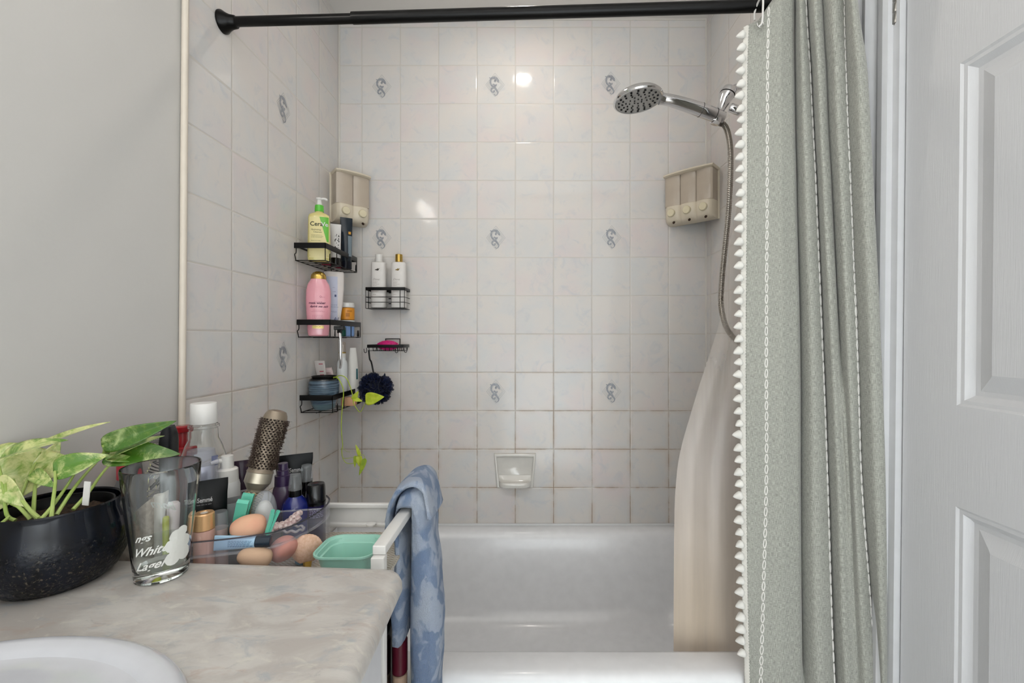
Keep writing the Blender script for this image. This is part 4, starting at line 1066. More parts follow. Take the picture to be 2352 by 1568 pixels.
for b0, t0, wd, up, curl, mm in (
    ((105, 1030, .66), (-30, 1172, .60), .100, (.3, -1, .35), .25, Lp),
    ((0, 1050, .62), (150, 1003, .64), .036, (-.2, -.6, .9), .15, Lm),
    ((84, 1026, .66), (250, 963, .70), .022, (-.2, -.55, .9), .10, Lp),
    ((233, 1024, .675), (404, 966, .70), .034, (.25, -1, .15), .05, Lg),
    ((247, 1050, .68), (374, 996, .70), .030, (-.1, -.5, .9), .10, Lm),
    ((240, 1042, .685), (410, 1040, .70), .046, (-.05, -.9, .5), .12, Lg),
    ((243, 1050, .675), (330, 1058, .69), .016, (0, -.6, .8), .05, Lm),
    ((122, 1082, .63), (246, 1043, .65), .037, (.1, -1, .35), .12, Lm),
    ((74, 1084, .63), (125, 1118, .62), .020, (.3, -.9, .5), .15, Lm),
    ((90, 1080, .65), (140, 1010, .67), .026, (.9, -.6, .1), .10, Lp),
    ((-10, 1100, .60), (60, 1165, .60), .030, (.2, -1, .3), .10, Lp)):
    mb = MB(); leafmesh(mb, P(*b0)-O, P(*t0)-O, wd, up, curl, .16, 16, 10); link('leaf', mb, mm, t, ang=180, solid=.0006)
for pts in (((118, 1187, .60), (122, 1150, .61), (127, 1108, .62), (126, 1082, .63)), ((95, 1192, .59), (122, 1160, .61), (152, 1118, .635), (170, 1090, .64)),
            ((130, 1182, .61), (165, 1128, .635), (200, 1084, .66), (236, 1046, .68)), ((168, 1170, .625), (205, 1128, .65), (232, 1090, .67), (262, 1056, .68)),
            ((76, 1180, .61), (79, 1140, .62), (83, 1098, .63), (88, 1076, .65)), ((85, 1190, .60), (60, 1160, .60), (40, 1130, .61), (30, 1100, .615)), ((70, 1192, .60), (45, 1165, .60), (20, 1150, .60), (12, 1110, .60)),
            ((35, 1195, .595), (15, 1180, .595), (8, 1120, .60), (-5, 1060, .61)), ((90, 1190, .59), (70, 1172, .60), (50, 1150, .61), (55, 1120, .62), (95, 1034, .66)), ((236, 1046, .68), (240, 1034, .678), (236, 1022, .675)), ((0, 1205, .58), (12, 1194, .585), (22, 1185, .59))):
    vine('petiole', [P(*q) for q in pts], .0026, .0015, M_stem, t, O, 6)
mb = MB(); mb.prism([(-.0045, -.0006), (.0045, -.0006), (.0045, .0006), (-.0045, .0006)], 0, .034, Matrix.Translation(P(196, 1160, .628)-O) @ Matrix.Rotation(.1, 4, 'Y')); link('plant_label', mb, M_white, t)

# ------------------------------------------------------------------ pint glass
XG, DG = -.543, .652
t = thing('pint_glass', 'clear pint glass with white lettering and a little water on the countertop', 'drinking glass', (XG, DG, ZK+.0005), FACE(XG, DG))
def gr(z): return interp(z, [0, .012, .163], [.0315, .0325, .0475])
prof = [(0, 0), (.0290, 0.0), (.0318, .0015)]+[(gr(z)+.0004, z) for z in (.006, .012, .03, .06, .10, .14, .161)]+[(.0470, .1635), (.0455, .1630)]+[(gr(z)-.0024, z) for z in (.16, .14, .10, .06, .03)]+[(.0290, .017), (.020, .0145), (0, .014)]
mb = MB(); mb.lathe(prof, 72, cap=False); link('glass_body', mb, M_glass, t)
mb = MB(); mb.lathe([(0, .0145), (.0195, .015), (.0290, .0175)]+[(gr(z)-.0026, z) for z in (.03, .05)]+[(gr(.053)-.0026, .0535), (0, .053)], 64, cap=False); link('water', mb, clear('f8fbfa', .02, .02, 'water'), t)
gb = Body([(0, .0315, .0315), (.163, .0475, .0475)], 2)
def gat(x, z, off=.0009):
    r = gr(z)+off; a = x/r; return Vector((math.sin(a)*r, -math.cos(a)*r, z))
mb = MB()
for s, sz, x, z in (('ngs', .015, -.023, .066), ('White', .0165, -.015, .046), ('Lager', .0165, -.014, .025)):
    letters(mb, s, sz, lambda a, b_, x=x, z=z: gat(x+a, z+b_+a*.12), shear=.5, bold=.0003)
for cx_, cz_, r_ in ((.018, .064, .0095), (.027, .053, .010), (.012, .052, .009), (.020, .041, .0115), (.028, .036, .0095), (.012, .033, .009), (.025, .070, .007)):
    mb.add([gat(cx_, cz_, .0010)]+[gat(cx_+r_*math.cos(k*PI/7)*(1+.08*(k % 2)), cz_+r_*1.1*math.sin(k*PI/7), .0010) for k in range(14)], [(0, 1+k, 1+(k+1) % 14) for k in range(14)])
link('white_print', mb, M_frost, t, smooth=False)
mb = MB(); letters(mb, 'Born', .016, lambda a, b_: (lambda p: Vector((-p.x, -p.y, p.z)))(gat(a*1-.004, .086+b_+a*.35)), shear=.5, bold=.0003)
link('back_print', mb, M_frost, t, smooth=False)

# ------------------------------------------------------------------ white storage cart behind the counter
M_cart = mat('e3e2df', .35, name='cart_white')
ZM = CZ-.42
XCR, XCL, YC0, YC1 = -.245, -.748, .722, .962
ct = thing('storage_cart', 'white rolling storage cart with mesh shelf between counter and tub', 'cart', (-.5, .84, 0)); O = Vector((-.5, .84, 0))
mb = MB(); mb.box((XCR-O.x, (YC0+YC1)/2-O.y, CZ-.3475), (.022, YC1-YC0, .015), r=.002); link('side_rail', mb, M_cart, ct)
for x, y, h in ((XCR, YC0, CZ-.3555), (XCR, YC1, CZ-.3555), (XCL+.012, YC0, CZ-.375), (XCL+.012, YC1, CZ-.375)):
    mb = MB(); mb.box((x-O.x, y-O.y, h/2), (.022, .018, h), r=.002); link('leg', mb, M_cart, ct)
mb = MB(); mb.box(((XCL+XCR)/2-O.x, YC1-O.y, CZ-.364), (XCR-XCL-.02, .010, .010), r=.002); mb.box(((XCL+XCR)/2-O.x, YC1+.004-O.y, CZ-.384), (XCR-XCL-.02, .004, .034)); mb.box(((XCL+XCR)/2-O.x, YC1-.004-O.y, CZ-.404), (XCR-XCL-.02, .012, .008), r=.002)
link('back_rail', mb, M_cart, ct)
mb = MB(); mb.lathe([(0, 0), (.010, 0), (.010, .003), (.006, .005), (0, .005)], 20, (PX(853, .945)-O.x, .945-O.y, CZ-.40)); link('snap_cap', mb, M_cart, ct)
def meshm():
    m = NT('cart_mesh'); o = m.obj(); sp = m.n('ShaderNodeSeparateXYZ'); m.set(sp.inputs[0], o)
    k = 2*PI/.010
    a = m.math('SINE', m.math('MULTIPLY', sp.outputs[0], k)); b_ = m.math('SINE', m.math('ADD', m.math('MULTIPLY', sp.outputs[1], k*1.4), m.math('MULTIPLY', a, 1.1)))
    h = m.ramp(b_, -.2, .7); m.set(m.b.inputs['Base Color'], m.mix(h, 'c2b49f', 'e4e0d8')); m.b.inputs['Roughness'].default_value = .45; m.bump(h, .6, .0015); return m.mat
mb = MB(); mb.box(((XCL+XCR)/2-O.x, (YC0+YC1)/2-O.y, ZM-.003), (XCR-XCL-.01, YC1-YC0-.01, .006)); link('mesh_shelf', mb, meshm(), ct)
mb = MB(); mb.box(((XCL+XCR)/2-O.x, (YC0+YC1)/2-O.y, .22), (XCR-XCL-.01, YC1-YC0-.01, .006)); link('lower_shelf', mb, meshm(), ct)
ZS = ZM+.001
# teal bin
M_teal = mat('9fd3c2', .35, sss=.05, name='teal_plastic')
bx0, bx1, by0, by1 = -.364, -.262, .702, .800
t = thing('teal_bin', 'open mint green plastic bin in the white cart', 'bin', ((bx0+bx1)/2, (by0+by1)/2+.022, ZS))
def rr2(hx, hy, r, z, n=6):
    o = []
    for sx, sy, a0 in ((1, 1, 0), (-1, 1, 90), (-1, -1, 180), (1, -1, 270)):
        for k in range(n+1):
            a = math.radians(a0+90*k/n); o.append((sx*(hx-r)+r*math.cos(a), sy*(hy-r)+r*math.sin(a), z))
    return o
hx, hy = (bx1-bx0)/2, (by1-by0)/2-.004
mb = MB(); mb.loft([rr2(hx-.016, hy-.014, .02, .0), rr2(hx-.004, hy-.004, .024, .052), rr2(hx+.002, hy, .026, .053), rr2(hx+.002, hy, .026, .056), rr2(hx-.0005, hy-.003, .024, .056), rr2(hx-.005, hy-.007, .022, .045), rr2(hx-.009, hy-.010, .02, .044), rr2(hx-.018, hy-.018, .016, .004), rr2(hx-.022, hy-.022, .014, .002)])
link('bin_body', mb, M_teal, t)
# folded towel over the cart rail
def towel_mat():
    m = NT('terry'); o = m.obj()
    base = m.mix(m.ramp(m.noise(m.scale(o, (1, 1, .85)), 27, 2, .45, .5), .44, .53), '6c89b4', 'bdc9dc')
    base = m.mix(m.math('MULTIPLY', m.ramp(m.noise(o, 48, 2, .4), .60, .66), .7), base, '7d97bf')
    base = m.mix(m.math('MULTIPLY', m.ramp(m.noise(o, 11, 1), .50, .62), .55), base, 'd0d6df')
    base = m.mix(m.math('MULTIPLY', m.noise(o, 520, 3, .7), .55), base, '8ea3c4')
    m.set(m.b.inputs['Base Color'], base); m.b.inputs['Roughness'].default_value = .95; m.b.inputs['Sheen Weight'].default_value = .3
    m.bump(m.noise(m.scale(o, (1, 1, .6)), 480, 4, .7), 1.0, .006); return m.mat
TO = Vector((-.225, .905, CZ-.345))
t = thing('bath_towel', 'blue and white patterned terry towel folded over the white cart rail', 'towel', TO)
M_terry = towel_mat()
def drape(outer, inner, y0, y1, seed, NY=26, lump=1.0):
    o2 = catmull([(x, 0, z) for x, z in outer], 5); i2 = catmull([(x, 0, z) for x, z in inner], 5); loop = o2+i2
    n_o, n_i = len(o2), len(i2); rings = []
    for r in range(NY+1):
        t_ = r/NY; e = 1-.55*abs(2*t_-1)**4; ring = []
        for k, p in enumerate(loop):
            if k < n_o: q = i2[int((n_i-1)*(1-k/(n_o-1)))]
            else: q = o2[int((n_o-1)*(1-(k-n_o)/(n_i-1)))]
            midp = (p+q)/2; pp = midp+(p-midp)*e; wgt = lump*(1 if k < n_o else .15)
            y = lerp(y0, y1, t_)+.007*noise.noise(Vector((p.x*20+seed, 0, p.z*12)))
            xd = .006*noise.noise(Vector((p.x*10, y*14+5+seed, p.z*14)))*wgt+.0012*noise.noise(Vector((p.x*90, y*90+seed, p.z*90)))
            zd = .005*noise.noise(Vector((p.x*14, y*16+seed, p.z*9)))*wgt
            ring.append(Vector((pp.x+xd, y, CZ+pp.z+zd))-TO)
        rings.append(ring)
    mb = MB(); mb.loft(rings); return mb
outer = [(-.270, -.60), (-.267, -.50), (-.265, -.42), (-.267, -.37), (-.264, -.335), (-.256, -.310), (-.243, -.295), (-.224, -.288), (-.208, -.290), (-.199, -.303), (-.194, -.34), (-.188, -.42), (-.180, -.50), (-.176, -.58), (-.180, -.68), (-.187, -.80)]
inner = [(-.225, -.80), (-.234, -.68), (-.2365, -.58), (-.2345, -.48), (-.2325, -.40), (-.2325, -.35), (-.2330, -.3395), (-.2570, -.3395), (-.2575, -.37), (-.247, -.41), (-.243, -.50), (-.245, -.60)]
link('towel_drape', drape(outer, inner, .854, .960, 0), M_terry, t, ang=180)
# a second, shorter fold lying over the top
outer = [(-.278, -.372), (-.279, -.350), (-.274, -.322), (-.262, -.299), (-.250, -.281), (-.232, -.271), (-.212, -.270), (-.198, -.280), (-.190, -.300), (-.186, -.330), (-.184, -.350)]
inner = [(-.197, -.350), (-.201, -.325), (-.205, -.302), (-.220, -.290), (-.236, -.293), (-.252, -.306), (-.262, -.325), (-.266, -.345), (-.267, -.366)]
link('towel_fold', drape(outer, inner, .846, .956, 7, lump=.7), M_terry, t, ang=180)
t = thing('gap_shade_box', 'tall black box on the lower cart shelf, added as the shade of the gap', 'box', (-.306, .90, .2235))  # black block put in for the darkness between cabinet and cart
mb = MB(); mb.box((0, 0, .185), (.052, .08, .37), r=.003); link('box_body', mb, M_blackp, t)
mb = MB(); mb.box((0, 0, .376), (.055, .083, .011), r=.003); link('lid', mb, M_blackp, t)
t = thing('travel_flask', 'maroon flask with tan base on the lower cart shelf below the towel', 'bottle', (-.2625, .90, .2235))
mb = MB(); mb.lathe(cyl(.0155, .0155, .070, .003, z=.245), 28); link('flask_body', mb, mat('5a1226', .35, name='maroon_body'), t)
mb = MB(); mb.lathe(cyl(.0145, .0150, .244, .002, z=0), 28); link('flask_base', mb, mat('b59a84', .45, name='tan_base'), t)
for k in (0,): pass

# ------------------------------------------------------------------ clear organizer
M_acr = clear('fdfdff', .035, .04, 'acrylic'); M_acr2 = clear('f8f8fa', .16, .08, 'acrylic_edge')
og = thing('cosmetics_organizer', 'clear acrylic cosmetics organizer with a curved front in the white cart', 'organizer', (-.47, .80, ZS)); O = Vector((-.47, .80, ZS))
curve = catmull([(x, y, 0) for x, y in ((-.560, .706), (-.539, .712), (-.491, .7246), (-.459, .737), (-.429, .754), (-.407, .797), (-.398, .848), (-.405, .896), (-.425, .925))], 6)
def wall(mb, pts, z0, z1, th=.0022):
    pts = [Vector((p[0], p[1], 0)) for p in pts]; L = []; R = []
    for i, p in enumerate(pts):
        t_ = (pts[min(i+1, len(pts)-1)]-pts[max(i-1, 0)]).normalized(); nn = Vector((-t_.y, t_.x, 0))*th/2
        L.append(p+nn); R.append(p-nn)
    ring = L+R[::-1]
    mb.loft([[(p.x-O.x, p.y-O.y, z0-O.z) for p in ring], [(p.x-O.x, p.y-O.y, z1-O.z) for p in ring]])
ZT = CZ-.352; ZR = CZ-.33
mb = MB(); wall(mb, curve, ZT, ZR); link('tray_front', mb, M_acr, og)
mb = MB(); wall(mb, curve, ZR, ZR+.0016, .0030); link('tray_rim', mb, clear('8f8d96', .22, .06, 'acrylic_rim'), og)
mb = MB(); wall(mb, curve, ZT-.003, ZT, .0045); link('tray_lip', mb, M_acr2, og)
mb = MB(); wall(mb, curve[8:], ZS+.001, ZT-.003); link('lower_case', mb, M_acr, og)
mb = MB(); back = [(-.541, .718), (-.528, .785), (-.478, .838), (-.402, .852)]
wall(mb, back, ZT, ZR); link('tray_divider', mb, M_acr, og)
mb = MB(); wall(mb, back, ZR, ZR+.002, .004); link('divider_rim', mb, M_acr2, og)
mb = MB()
fl = [(p.x-O.x, p.y-O.y) for p in curve[6:42]]+[(x-O.x, y-O.y) for x, y in back[::-1]]
mb.prism(fl, ZT-O.z-.001, ZT-O.z+.0008); link('tray_floor', mb, M_acr, og)
mb = MB(); a_ = Vector((-.475, .735)); wall(mb, [(-.447, .745), (-.462, .80)], ZT, ZR-.004); link('tray_divider', mb, M_acr, og)
ZTF = ZT+.0012

def put(name, label, cat, px, D, z=None, rz=None, group=None, rot=None):
    X = PX(px, D); return thing(name, label, cat, (X, D, ZS if z is None else z), FACE(X, D) if rz is None else rz, group, rot)
def H(py, D, z=None): return PZ(py, D)-(ZS if z is None else z)       # height of a point above its base
# tall clear mouthwash-like bottle
D = .87; t = put('clear_bottle', 'tall clear bottle with wide white cap, tallest bottle behind the pint glass', 'bottle', 468, D)
h1, h2, hs = H(925, D), H(971, D), H(1045, D)
M_cp = M_glass
mb = MB(); po = [(0, .001), (.036, .001), (.039, .004), (.0395, .03), (.0395, hs-.02), (.037, hs), (.030, hs+.022), (.0245, hs+.034), (.0240, h2-.010), (.026, h2-.008), (.026, h2-.004), (.0222, h2-.001)]
mb.lathe(po+[(max(r-.0012, 0), max(z, .0025)) for r, z in po[::-1]][:-1]+[(0, .0025)], 48, cap=False); link('bottle_body', mb, M_cp, t)
mb = MB(); mb.lathe([(.0222, h2), (.0226, h2+.001), (.0220, h1-.001), (.0212, h1), (0, h1)], 40, cap=False); link('cap', mb, mat('e9e8e5', .3, name='cap_white'), t)
bb = Body([(0, .0397, .0397), (.3, .0397, .0397)], 2)
mb = MB(); bb.patch(mb, .012, .022, H(1062, D), H(1040, D), .0004, 6, 2); link('blue_label', mb, mat('24489c', .4, name='label_blue'), t)
# red pump
D = .905; t = put('red_pump_bottle', 'red plastic pump bottle behind the black paddle brush', 'bottle', 419, D)
h1 = H(977, D)
mb = MB(); mb.lathe([(0, 0), (.022, 0), (.024, .003), (.024, h1-.075), (.018, h1-.066), (.018, h1-.045), (.009, h1-.043), (.009, h1-.014), (.0155, h1-.012), (.0165, h1-.002), (.014, h1), (0, h1)], 28); mb.box((.014, -.006, h1-.052), (.02, .014, .018), r=.003); link('bottle_body', mb, mat('9c1820', .25, coat=.4, name='red_plastic'), t)
# coral capped bottle
D = .81; t = put('coral_cap_bottle', 'slim clear bottle with coral red cap between the pot and the glass', 'bottle', 298, D)
h1 = H(1055, D)
mb = MB(); mb.lathe([(0, 0), (.020, 0), (.022, .003), (.022, h1-.05), (.017, h1-.034), (0, h1-.033)], 28); link('bottle_body', mb, clear('d5d8dc', .25, .1, 'grey_clear'), t)
mb = MB(); mb.lathe([(0, h1-.033), (.0185, h1-.033), (.0185, h1-.008), (.016, h1-.001), (0, h1)], 28); link('cap', mb, mat('d23c50', .35, name='coral_cap'), t)
# beige basket
D = .748; t = put('fabric_basket', 'small beige woven basket behind the pot and the pint glass', 'basket', 306, D, rz=.1)
h1 = H(1205, D)
mb = MB(); mb.loft([rr2(.040, .026, .008, 0), rr2(.043, .028, .008, h1+.02), rr2(.041, .026, .008, h1+.02), rr2(.038, .024, .008, .003)]); link('basket_body', mb, mat('d0c5b8', .8, c2='bfb3a6', ns=160, bump=.6, bs=300, name='woven_beige'), t)
for v in t.children[0].data.vertices: v.co.z *= 1+.25*(v.co.x/.042)*(1 if v.co.z > .02 else 0)
# paddle brush
D = .80; t = put('paddle_brush', 'black paddle hairbrush with pale tipped bristles standing behind the glass', 'hairbrush', 388, D, rz=.35)
h1 = H(978, D)
mb = MB(); 
def slab(u):  # half width along height
    return interp(u, [0, .28, .36, .46, .9, 1], [.010, .009, .014, .022, .024, .014])
rings = []
for k in range(30):
    u = k/29; z = u*h1; wv = slab(u); th = interp(u, [0, .3, .45, .95, 1], [.008, .007, .010, .010, .006]); xo = -.03*(1-u)**2*0
    rings.append([(xo+th*math.copysign(abs(math.cos(a))**.5, math.cos(a)), wv*math.copysign(abs(math.sin(a))**.6, math.sin(a)), z) for a in [2*PI*q/20 for q in range(20)]])
mb.loft(rings); link('brush_back', mb, mat('16181c', .4, name='brush_black'), t)
mb = MB(); mt = MB()
for r_ in range(15):
    for c_ in range(7):
        z = h1*(.47+.5*r_/14); y = -.017+.034*c_/6; tip = Vector((-.026, y*1.15-.004, z+.002)); mb.tube([(-.008, y, z), tip], .0004, 4); mt.lathe([(0, -.001), (.0011, 0), (0, .001)], 6, tuple(tip))
br_ = link('bristles', mb, M_black, t); link('bristle_tips', mt, mat('d9d7a0', .5, name='pale_tips'), br_)
# small tubes seen through the glass
t = put('lip_gloss', 'white and plum lip gloss seen through the pint glass', 'lip gloss', 402, .742); h1 = H(1152, .742)
mb = MB(); mb.lathe([(0, 0), (.0105, 0), (.0105, h1*.5), (0, h1*.5)], 20); link('gloss_tube', mb, mat('8d5468', .3, name='plum_gloss'), t)
mb = MB(); mb.lathe([(0, h1*.5), (.0105, h1*.5), (.0105, h1-.003), (.008, h1), (0, h1)], 20); link('cap', mb, mat('e4dadf', .3, name='gloss_cap'), t)
t = put('cotton_tube', 'plain white upright tube just left of the lip gloss', 'tube', 365, .745); h1 = H(1135, .745)
mb = MB(); mb.lathe([(0, 0), (.009, 0), (.009, h1-.002), (.008, h1), (0, h1)], 20); link('tube_body', mb, mat('e0ddd6', .4, name='tube_cream'), t)
t = put('chartreuse_vial', 'thin yellow green vial between white tube and lip gloss', 'vial', 382, .724); h1 = H(1185, .724)
mb = MB(); mb.lathe([(0, 0), (.005, 0), (.005, h1-.002), (.004, h1), (0, h1)], 16); link('vial_body', mb, mat('c2cc38', .3, name='chartreuse'), t)
# clear ribbed lotion with silver label
D = .815; t = put('ribbed_clear_jar', 'short clear ribbed bottle with silver lilac label behind the black tube', 'bottle', 462, D)
h1 = H(1030, D)
mb = MB(); prof = [(0, 0), (.027, 0)]
for k in range(12): prof.append((.0275-(.002 if k % 2 else 0), .003+k*(h1-.03)/12))
prof += [(.0275, h1-.026), (.022, h1-.010), (.021, h1-.002), (0, h1)]
mb.lathe(prof, 32); link('bottle_body', mb, clear('eceef6', .16, .05, 'ribbed_clear'), t)
bb = Body([(0, .0279, .0279), (.3, .0279, .0279)], 2)
mb = MB(); bb.patch(mb, .0, .02, h1-.070, h1-.028, .0004, 8, 2); link('label', mb, mat('c3c6d8', .25, .5, name='silver_label'), t)
# white pump
D = .85; t = put('white_pump_bottle', 'matte white pump bottle left of the round brush', 'bottle', 522, D)
h1, h2, h3 = H(1046, D), H(1077, D), H(1104, D)
mb = MB(); mb.lathe([(0, 0), (.0200, 0), (.0215, .002), (.0215, h3-.008), (.0195, h3), (0, h3)], 30); link('bottle_body', mb, mat('dcdcdb', .45, name='matte_white'), t)
mb = MB(); mb.lathe([(0, h3), (.0190, h3), (.0180, h2), (.0160, h2+.002), (.0110, h2+.003), (.0110, h1-.012), (.0100, h1), (0, h1+.001)], 28)
mb.tube(catmull([(0, 0, h1-.010), (-.014, -.004, h1-.008), (-.026, -.008, h1-.0095)], 4), [.0055, .0052, .005, .0048, .0045, .0042, .004, .0036, .0034], 10); link('pump', mb, mat('e3e1dd', .35, name='pump_white'), t)
bb = Body([(0, .0217, .0217), (.3, .0217, .0217)], 2)
mb = MB(); lines(bb, mb, [(-.002, .018, h3-.030-.0035*k) for k in range(5)], .0004); link('fine_print', mb, mat('8ea3b8', .5, name='pale_blue_ink'), t)
# black ESemme tubes
def flat_tube(name, label, px, D, w_top, ytop, txt, size, tx, tz, z=None, lean_=0, cap=True):
    t = put(name, label, 'tube', px, D, z); h = H(ytop, D, z)
    b = Body([(.0, .020, .012, 2.2), (.012, .0205, .0125, 2.2), (h*.45, lerp(.021, w_top, .5), .010, 2.1), (h*.85, w_top*.96, .005, 2), (h-.012, w_top, .0014, 2), (h, w_top, .0012, 2)], 2)
    link('tube_body', b.mesh(), mat('0b0d0f', .35, name='tube_black'), t)
    mb = MB(); letters(mb, txt, size, lambda x, zz: b.at(x*.68+tx, zz+h+tz, .0008), bold=.0002); link('lettering', mb, mat('c9c9c9', .4, name='silver_ink'), t)
    mb = MB(); lines(b, mb, [(tx-.010, tx+.016, h+tz-.005)], .0008); link('fine_print', mb, mat('8b8b8b', .4, name='grey_print'), t)
    return t
flat_tube('hair_product_tube', 'black tube with silver lettering just right of the pint glass', 484, .776, .0255, 1101, 'TRESemmé', .0108, -.0145, -.036)
flat_tube('hair_product_tube', 'black tube with silver lettering leaning at the back by the tiled wall', 676, .940, .036, 1043, 'TRESemmé', .0125, -.004, -.036)
# purple tube behind
D = .90; t = put('plum_tube', 'dark plum squeeze tube behind the round brush', 'tube', 556, D); h = H(1057, D)
b = Body([(0, .018, .016, 2), (.03, .019, .016, 2), (h*.8, .024, .006, 2), (h-.012, .0255, .0014, 2), (h, .0255, .0012, 2)], 2)
link('tube_body', b.mesh(), mat('372536', .35, coat=.3, name='plum_plastic'), t)
mb = MB(); b.patch(mb, -.003, .020, h-.070, h-.058, .0006, 6, 2); link('label', mb, mat('c4bec4', .4, name='pale_tag'), t)
mb = MB(); letters(mb, 'KP', .009, lambda x, z: b.at(x+.004, z+h-.067, .001)); link('lettering', mb, M_ink, t)
# round brush
pa, pb = P(588, 1118, .835), P(634, 955, .865)
ax = (pb-pa).normalized(); base = pa-ax*.105
t = thing('round_brush', 'large round hairbrush with metallic barrel standing upright in the organizer', 'hairbrush', base)
q = ax.to_track_quat('Z', 'Y'); t.rotation_mode = 'QUATERNION'; t.rotation_quaternion = q
Lb = (pb-pa).length; z0 = .105
M_champ = mat('bdb4a2', .32, .7, name='champagne_metal'); 
mb = MB(); mb.lathe([(.0235, z0+.028), (.0215, z0+.032), (.0215, z0+Lb-.004), (.0200, z0+Lb+.002), (.0165, z0+Lb+.009), (.008, z0+Lb+.012), (0, z0+Lb+.0125)], 48, cap=False); link('barrel', mb, mat('8f8272', .4, .5, name='barrel_metal'), t)
mb = MB(); mb.lathe([(.0135, z0-.012), (.0145, z0-.004), (.0160, z0-.002), (.0220, z0+.008), (.0228, z0+.009), (.0225, z0+.027), (.0215, z0+.029), (0, z0+.029)], 40); link('neck_band', mb, M_champ, t, ang=20)
mb = MB(); rn = random.Random(2); pins = MB()
rowsN = 22
for r_ in range(rowsN):
    z = z0+.037+(Lb-.045)*r_/(rowsN-1)
    for c_ in range(20):
        a = 2*PI*(c_+.5*(r_ % 2))/20; d = Vector((math.cos(a), math.sin(a), 0)); s_ = Vector((-math.sin(a), math.cos(a), 0))
        cc_ = d*.0217+Vector((0, 0, z))
        mb.add([cc_+s_*(.0019*math.cos(k*PI/4))+Vector((0, 0, .0017*math.sin(k*PI/4))) for k in range(8)], [tuple(range(8))])
for _ in range(3600):
    a = rn.uniform(0, 2*PI); z = rn.uniform(z0+.035, z0+Lb-.006)
    if math.sin(a*4+z*60) > .72 and rn.random() < .8: continue
    d = Vector((math.cos(a), math.sin(a), 0)); s_ = Vector((-math.sin(a), math.cos(a), 0)); e = (d+s_*rn.uniform(-.5, .5)+Vector((0, 0, rn.uniform(-.5, .5)))).normalized()
    c0 = d*.0214+Vector((0, 0, z)); pins.tube([c0, c0+e*rn.uniform(.0025, .006)], .00038, 3)
for _ in range(150):
    a = rn.uniform(0, 2*PI); d = Vector((math.cos(a), math.sin(a), rn.uniform(-.1, .1))); c0 = d*.0214; c0.z = rn.uniform(z0+.035, z0+Lb-.006); pins.tube([c0, c0+d*rn.uniform(.007, .010)], .0002, 3)
link('barrel_holes', mb, mat('1a1310', .7, name='hole_dark'), t, smooth=False); link('bristles', pins, mat('4a3a32', .6, name='bristle_brown'), t)
def handm():
    m = NT('braided_grip'); o = m.obj(); sp = m.n('ShaderNodeSeparateXYZ'); m.set(sp.inputs[0], o)
    an = m.math('ARCTAN2', sp.outputs[1], sp.outputs[0])
    a = m.math('SINE', m.math('ADD', m.math('MULTIPLY', an, 10.0), m.math('MULTIPLY', sp.outputs[2], 1300.0))); b_ = m.math('SINE', m.math('SUBTRACT', m.math('MULTIPLY', an, 10.0), m.math('MULTIPLY', sp.outputs[2], 1300.0)))
    s = m.ramp(m.math('MAXIMUM', a, b_), .35, .8); m.set(m.b.inputs['Base Color'], m.mix(s, '4a3b30', 'cbb48c')); m.b.inputs['Roughness'].default_value = .4; m.bump(s, .6, .002); return m.mat
mb = MB(); mb.lathe([(0, 0), (.010, 0), (.0125, .01), (.0135, .05), (.0165, z0-.012), (.0150, z0-.008), (0, z0-.008)], 32); link('handle', mb, handm(), t)
# purple spray
D = .895; t = put('purple_spray_bottle', 'purple spray bottle with stepped cap right of the round brush', 'bottle', 650, D); h1, h2, h3 = H(1063, D), H(1090, D), H(1113, D)
mb = MB(); b = Body([(0, .021, .018), (h3-.03, .0225, .018), (h3-.006, .018, .016), (h3, .0155, .0155, 2)], 3.2); link('bottle_body', b.mesh(), mat('4a3850', .25, coat=.4, name='purple_bottle'), t)
mb = MB(); mb.lathe([(0, h3), (.0155, h3), (.0150, h2), (.0115, h2+.001), (.0112, h2+.010), (.0095, h2+.011), (.0090, h1), (0, h1)], 28); link('spray_cap', mb, mat('38264a', .3, coat=.4, name='purple_cap'), t)
def spray(name, label, px, D, ytop, yc, ysh, body_m, bodyw, capw=.0105):
    t = put(name, label, 'bottle', px, D); h1, h2, h3 = H(ytop, D), H(yc, D), H(ysh, D)
    mb = MB(); mb.lathe([(0, 0), (bodyw-.002, 0), (bodyw, .003), (bodyw, h3-.022), (bodyw*.9, h3-.014), (bodyw*.55, h3-.002), (capw+.001, h3), (0, h3)], 36); link('bottle_body', mb, body_m, t)
    mb = MB(); mb.lathe([(0, h3-.001), (capw+.0015, h3-.001), (capw+.0012, h2), (capw-.003, h2+.001), (.005, h2+.012), (.005, h1-.006), (0, h1-.006)], 24); link('collar', mb, M_blackp, t)
    mb = MB(); mb.lathe([(capw+.0022, h2-.002), (capw+.0018, h2+.002), (capw-.0008, h1-.001), (capw-.0014, h1), (0, h1)], 28, cap=False); link('overcap', mb, clear('eceff1', .13, .05, 'overcap_clear'), t)
    return t
spray('blue_spray_bottle', 'cobalt blue spray bottle with clear overcap at front right of the organizer', 678, .872, 1087, 1121, 1137, mat('14206e', .12, coat=.6, name='cobalt_glass'), .0248)
spray('black_spray_bottle', 'small black spray bottle with clear overcap behind the cobalt one', 704, .915, 1067, 1101, 1122, M_blackp, .018)
D = .89; t = put('black_cap_bottle', 'dark bottle with shiny black cap at the right end of the organizer', 'bottle', 726, D); h1, h2 = H(1110, D), H(1156, D)
mb = MB(); mb.lathe([(0, 0), (.017, 0), (.018, .002), (.018, h2), (0, h2)], 30); link('bottle_body', mb, mat('1b1640', .25, coat=.4, name='violet_bottle'), t)
mb = MB(); mb.lathe([(0, h2), (.0185, h2), (.0172, h1-.003), (.0155, h1), (.013, h1-.001), (0, h1-.001)], 30); link('cap', mb, M_blackp, t)
